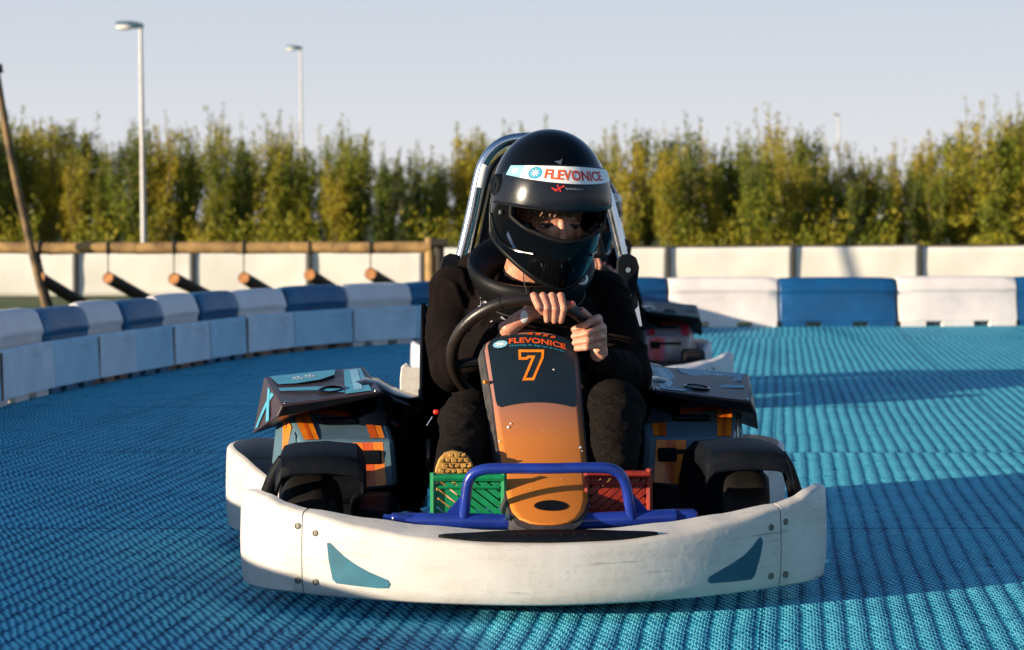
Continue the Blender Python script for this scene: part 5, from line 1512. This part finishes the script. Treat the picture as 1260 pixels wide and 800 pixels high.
# low scrub between trunks, one mass
bm = bmesh.new(); rnd = random.Random(5)
for _ in range(26000):
    px = rnd.uniform(-80, 1340); d = rnd.uniform(48.8, 50.5); z = abs(rnd.gauss(0, .45)) + .02
    if noise.noise(Vector((px * .02, z, 0))) < -.15: continue
    p = Vector(((px - 630) / F * d, d, z)); dv = Vector((rnd.gauss(0, .6), rnd.gauss(0, .6), 1)).normalized(); w = dv.cross(Vector((rnd.gauss(0, 1), rnd.gauss(0, 1), 0.1))).normalized() * .025
    a = bm.verts.new(p - w); b = bm.verts.new(p + dv * .11); c = bm.verts.new(p + w)
    bm.faces.new((a, b, c))
sc_ = obj('undergrowth', bm, M['leaf'], smooth=False); sc_['kind'] = 'stuff'; sc_['label'] = 'low leafy undergrowth along the foot of the hedgerow'; sc_['category'] = 'undergrowth'

# ------------------------------------------------------------------ light, sky, camera
w = bpy.data.worlds.new('World'); scene.world = w; w.use_nodes = True
nt = w.node_tree; bg = nt.nodes['Background']; bg.inputs['Strength'].default_value = 0.10
sk = nt.nodes.new('ShaderNodeTexSky'); sk.sky_type = 'NISHITA'; sk.sun_disc = False
sk.sun_elevation = R(SUN_EL); sk.sun_rotation = math.atan2(-SUN_DIR.x, -SUN_DIR.y)
sk.air_density = 1.0; sk.dust_density = 1.0; sk.ozone_density = 4.0
# thin evening haze: the dome pales towards the horizon
tcw = nt.nodes.new('ShaderNodeTexCoord'); spw = nt.nodes.new('ShaderNodeSeparateXYZ'); nt.links.new(tcw.outputs['Generated'], spw.inputs[0])
rw = nt.nodes.new('ShaderNodeValToRGB'); ew = rw.color_ramp.elements
ew[0].position = 0.0; ew[0].color = (0.97, 0.97, 0.97, 1); ew[1].position = 0.75; ew[1].color = (0.0, 0.0, 0.0, 1)
for p_, v_ in ((0.13, 0.93), (0.24, 0.38), (0.45, 0.10)):
    q_ = ew.new(p_); q_.color = (v_, v_, v_, 1)
nt.links.new(spw.outputs['Z'], rw.inputs['Fac'])
hz = nt.nodes.new('ShaderNodeValToRGB'); eh = hz.color_ramp.elements
eh[0].position = 0.0; eh[0].color = (4.1 / 5, 4.05 / 5, 4.15 / 5, 1); eh[1].position = 0.16; eh[1].color = (2.75 / 5, 3.1 / 5, 3.65 / 5, 1)
nt.links.new(spw.outputs['Z'], hz.inputs['Fac'])
sc5 = nt.nodes.new('ShaderNodeVectorMath'); sc5.operation = 'SCALE'; sc5.inputs['Scale'].default_value = 5.0; nt.links.new(hz.outputs['Color'], sc5.inputs[0])
mxw = nt.nodes.new('ShaderNodeMix'); mxw.data_type = 'RGBA'
nt.links.new(rw.outputs['Color'], mxw.inputs[0]); nt.links.new(sk.outputs[0], mxw.inputs[6]); nt.links.new(sc5.outputs[0], mxw.inputs[7])
nt.links.new(mxw.outputs[2], bg.inputs['Color'])
sl = bpy.data.lights.new('sun', 'SUN'); sl.energy = 5.0; sl.angle = R(0.5); sl.color = (1.0, 0.84, 0.62)
so = bpy.data.objects.new('sun', sl); COL.objects.link(so)
e = R(SUN_EL); dirv = Vector((SUN_DIR.x * math.cos(e), SUN_DIR.y * math.cos(e), -math.sin(e)))
so.rotation_euler = dirv.to_track_quat('-Z', 'Y').to_euler(); so.location = (-10, -6, 8)

cam = bpy.data.cameras.new('camera'); co = bpy.data.objects.new('camera', cam); COL.objects.link(co)
cam.sensor_width = 36; cam.lens = F / 1260 * 36; cam.clip_start = .05; cam.clip_end = 2000
cam.shift_y = -(400 - HZ) / 1260
co.location = (0, 0, CAMH); co.rotation_euler = (R(90), 0, 0)
cam.dof.use_dof = True; cam.dof.focus_distance = 5.0; cam.dof.aperture_fstop = 5.6
scene.camera = co
scene.view_settings.view_transform = 'Standard'; scene.view_settings.look = 'None'
scene.view_settings.exposure = 1.0; scene.view_settings.gamma = 1.0
scene.render.engine = 'CYCLES'
scene.cycles.use_denoising = True
scene.cycles.max_bounces = 6
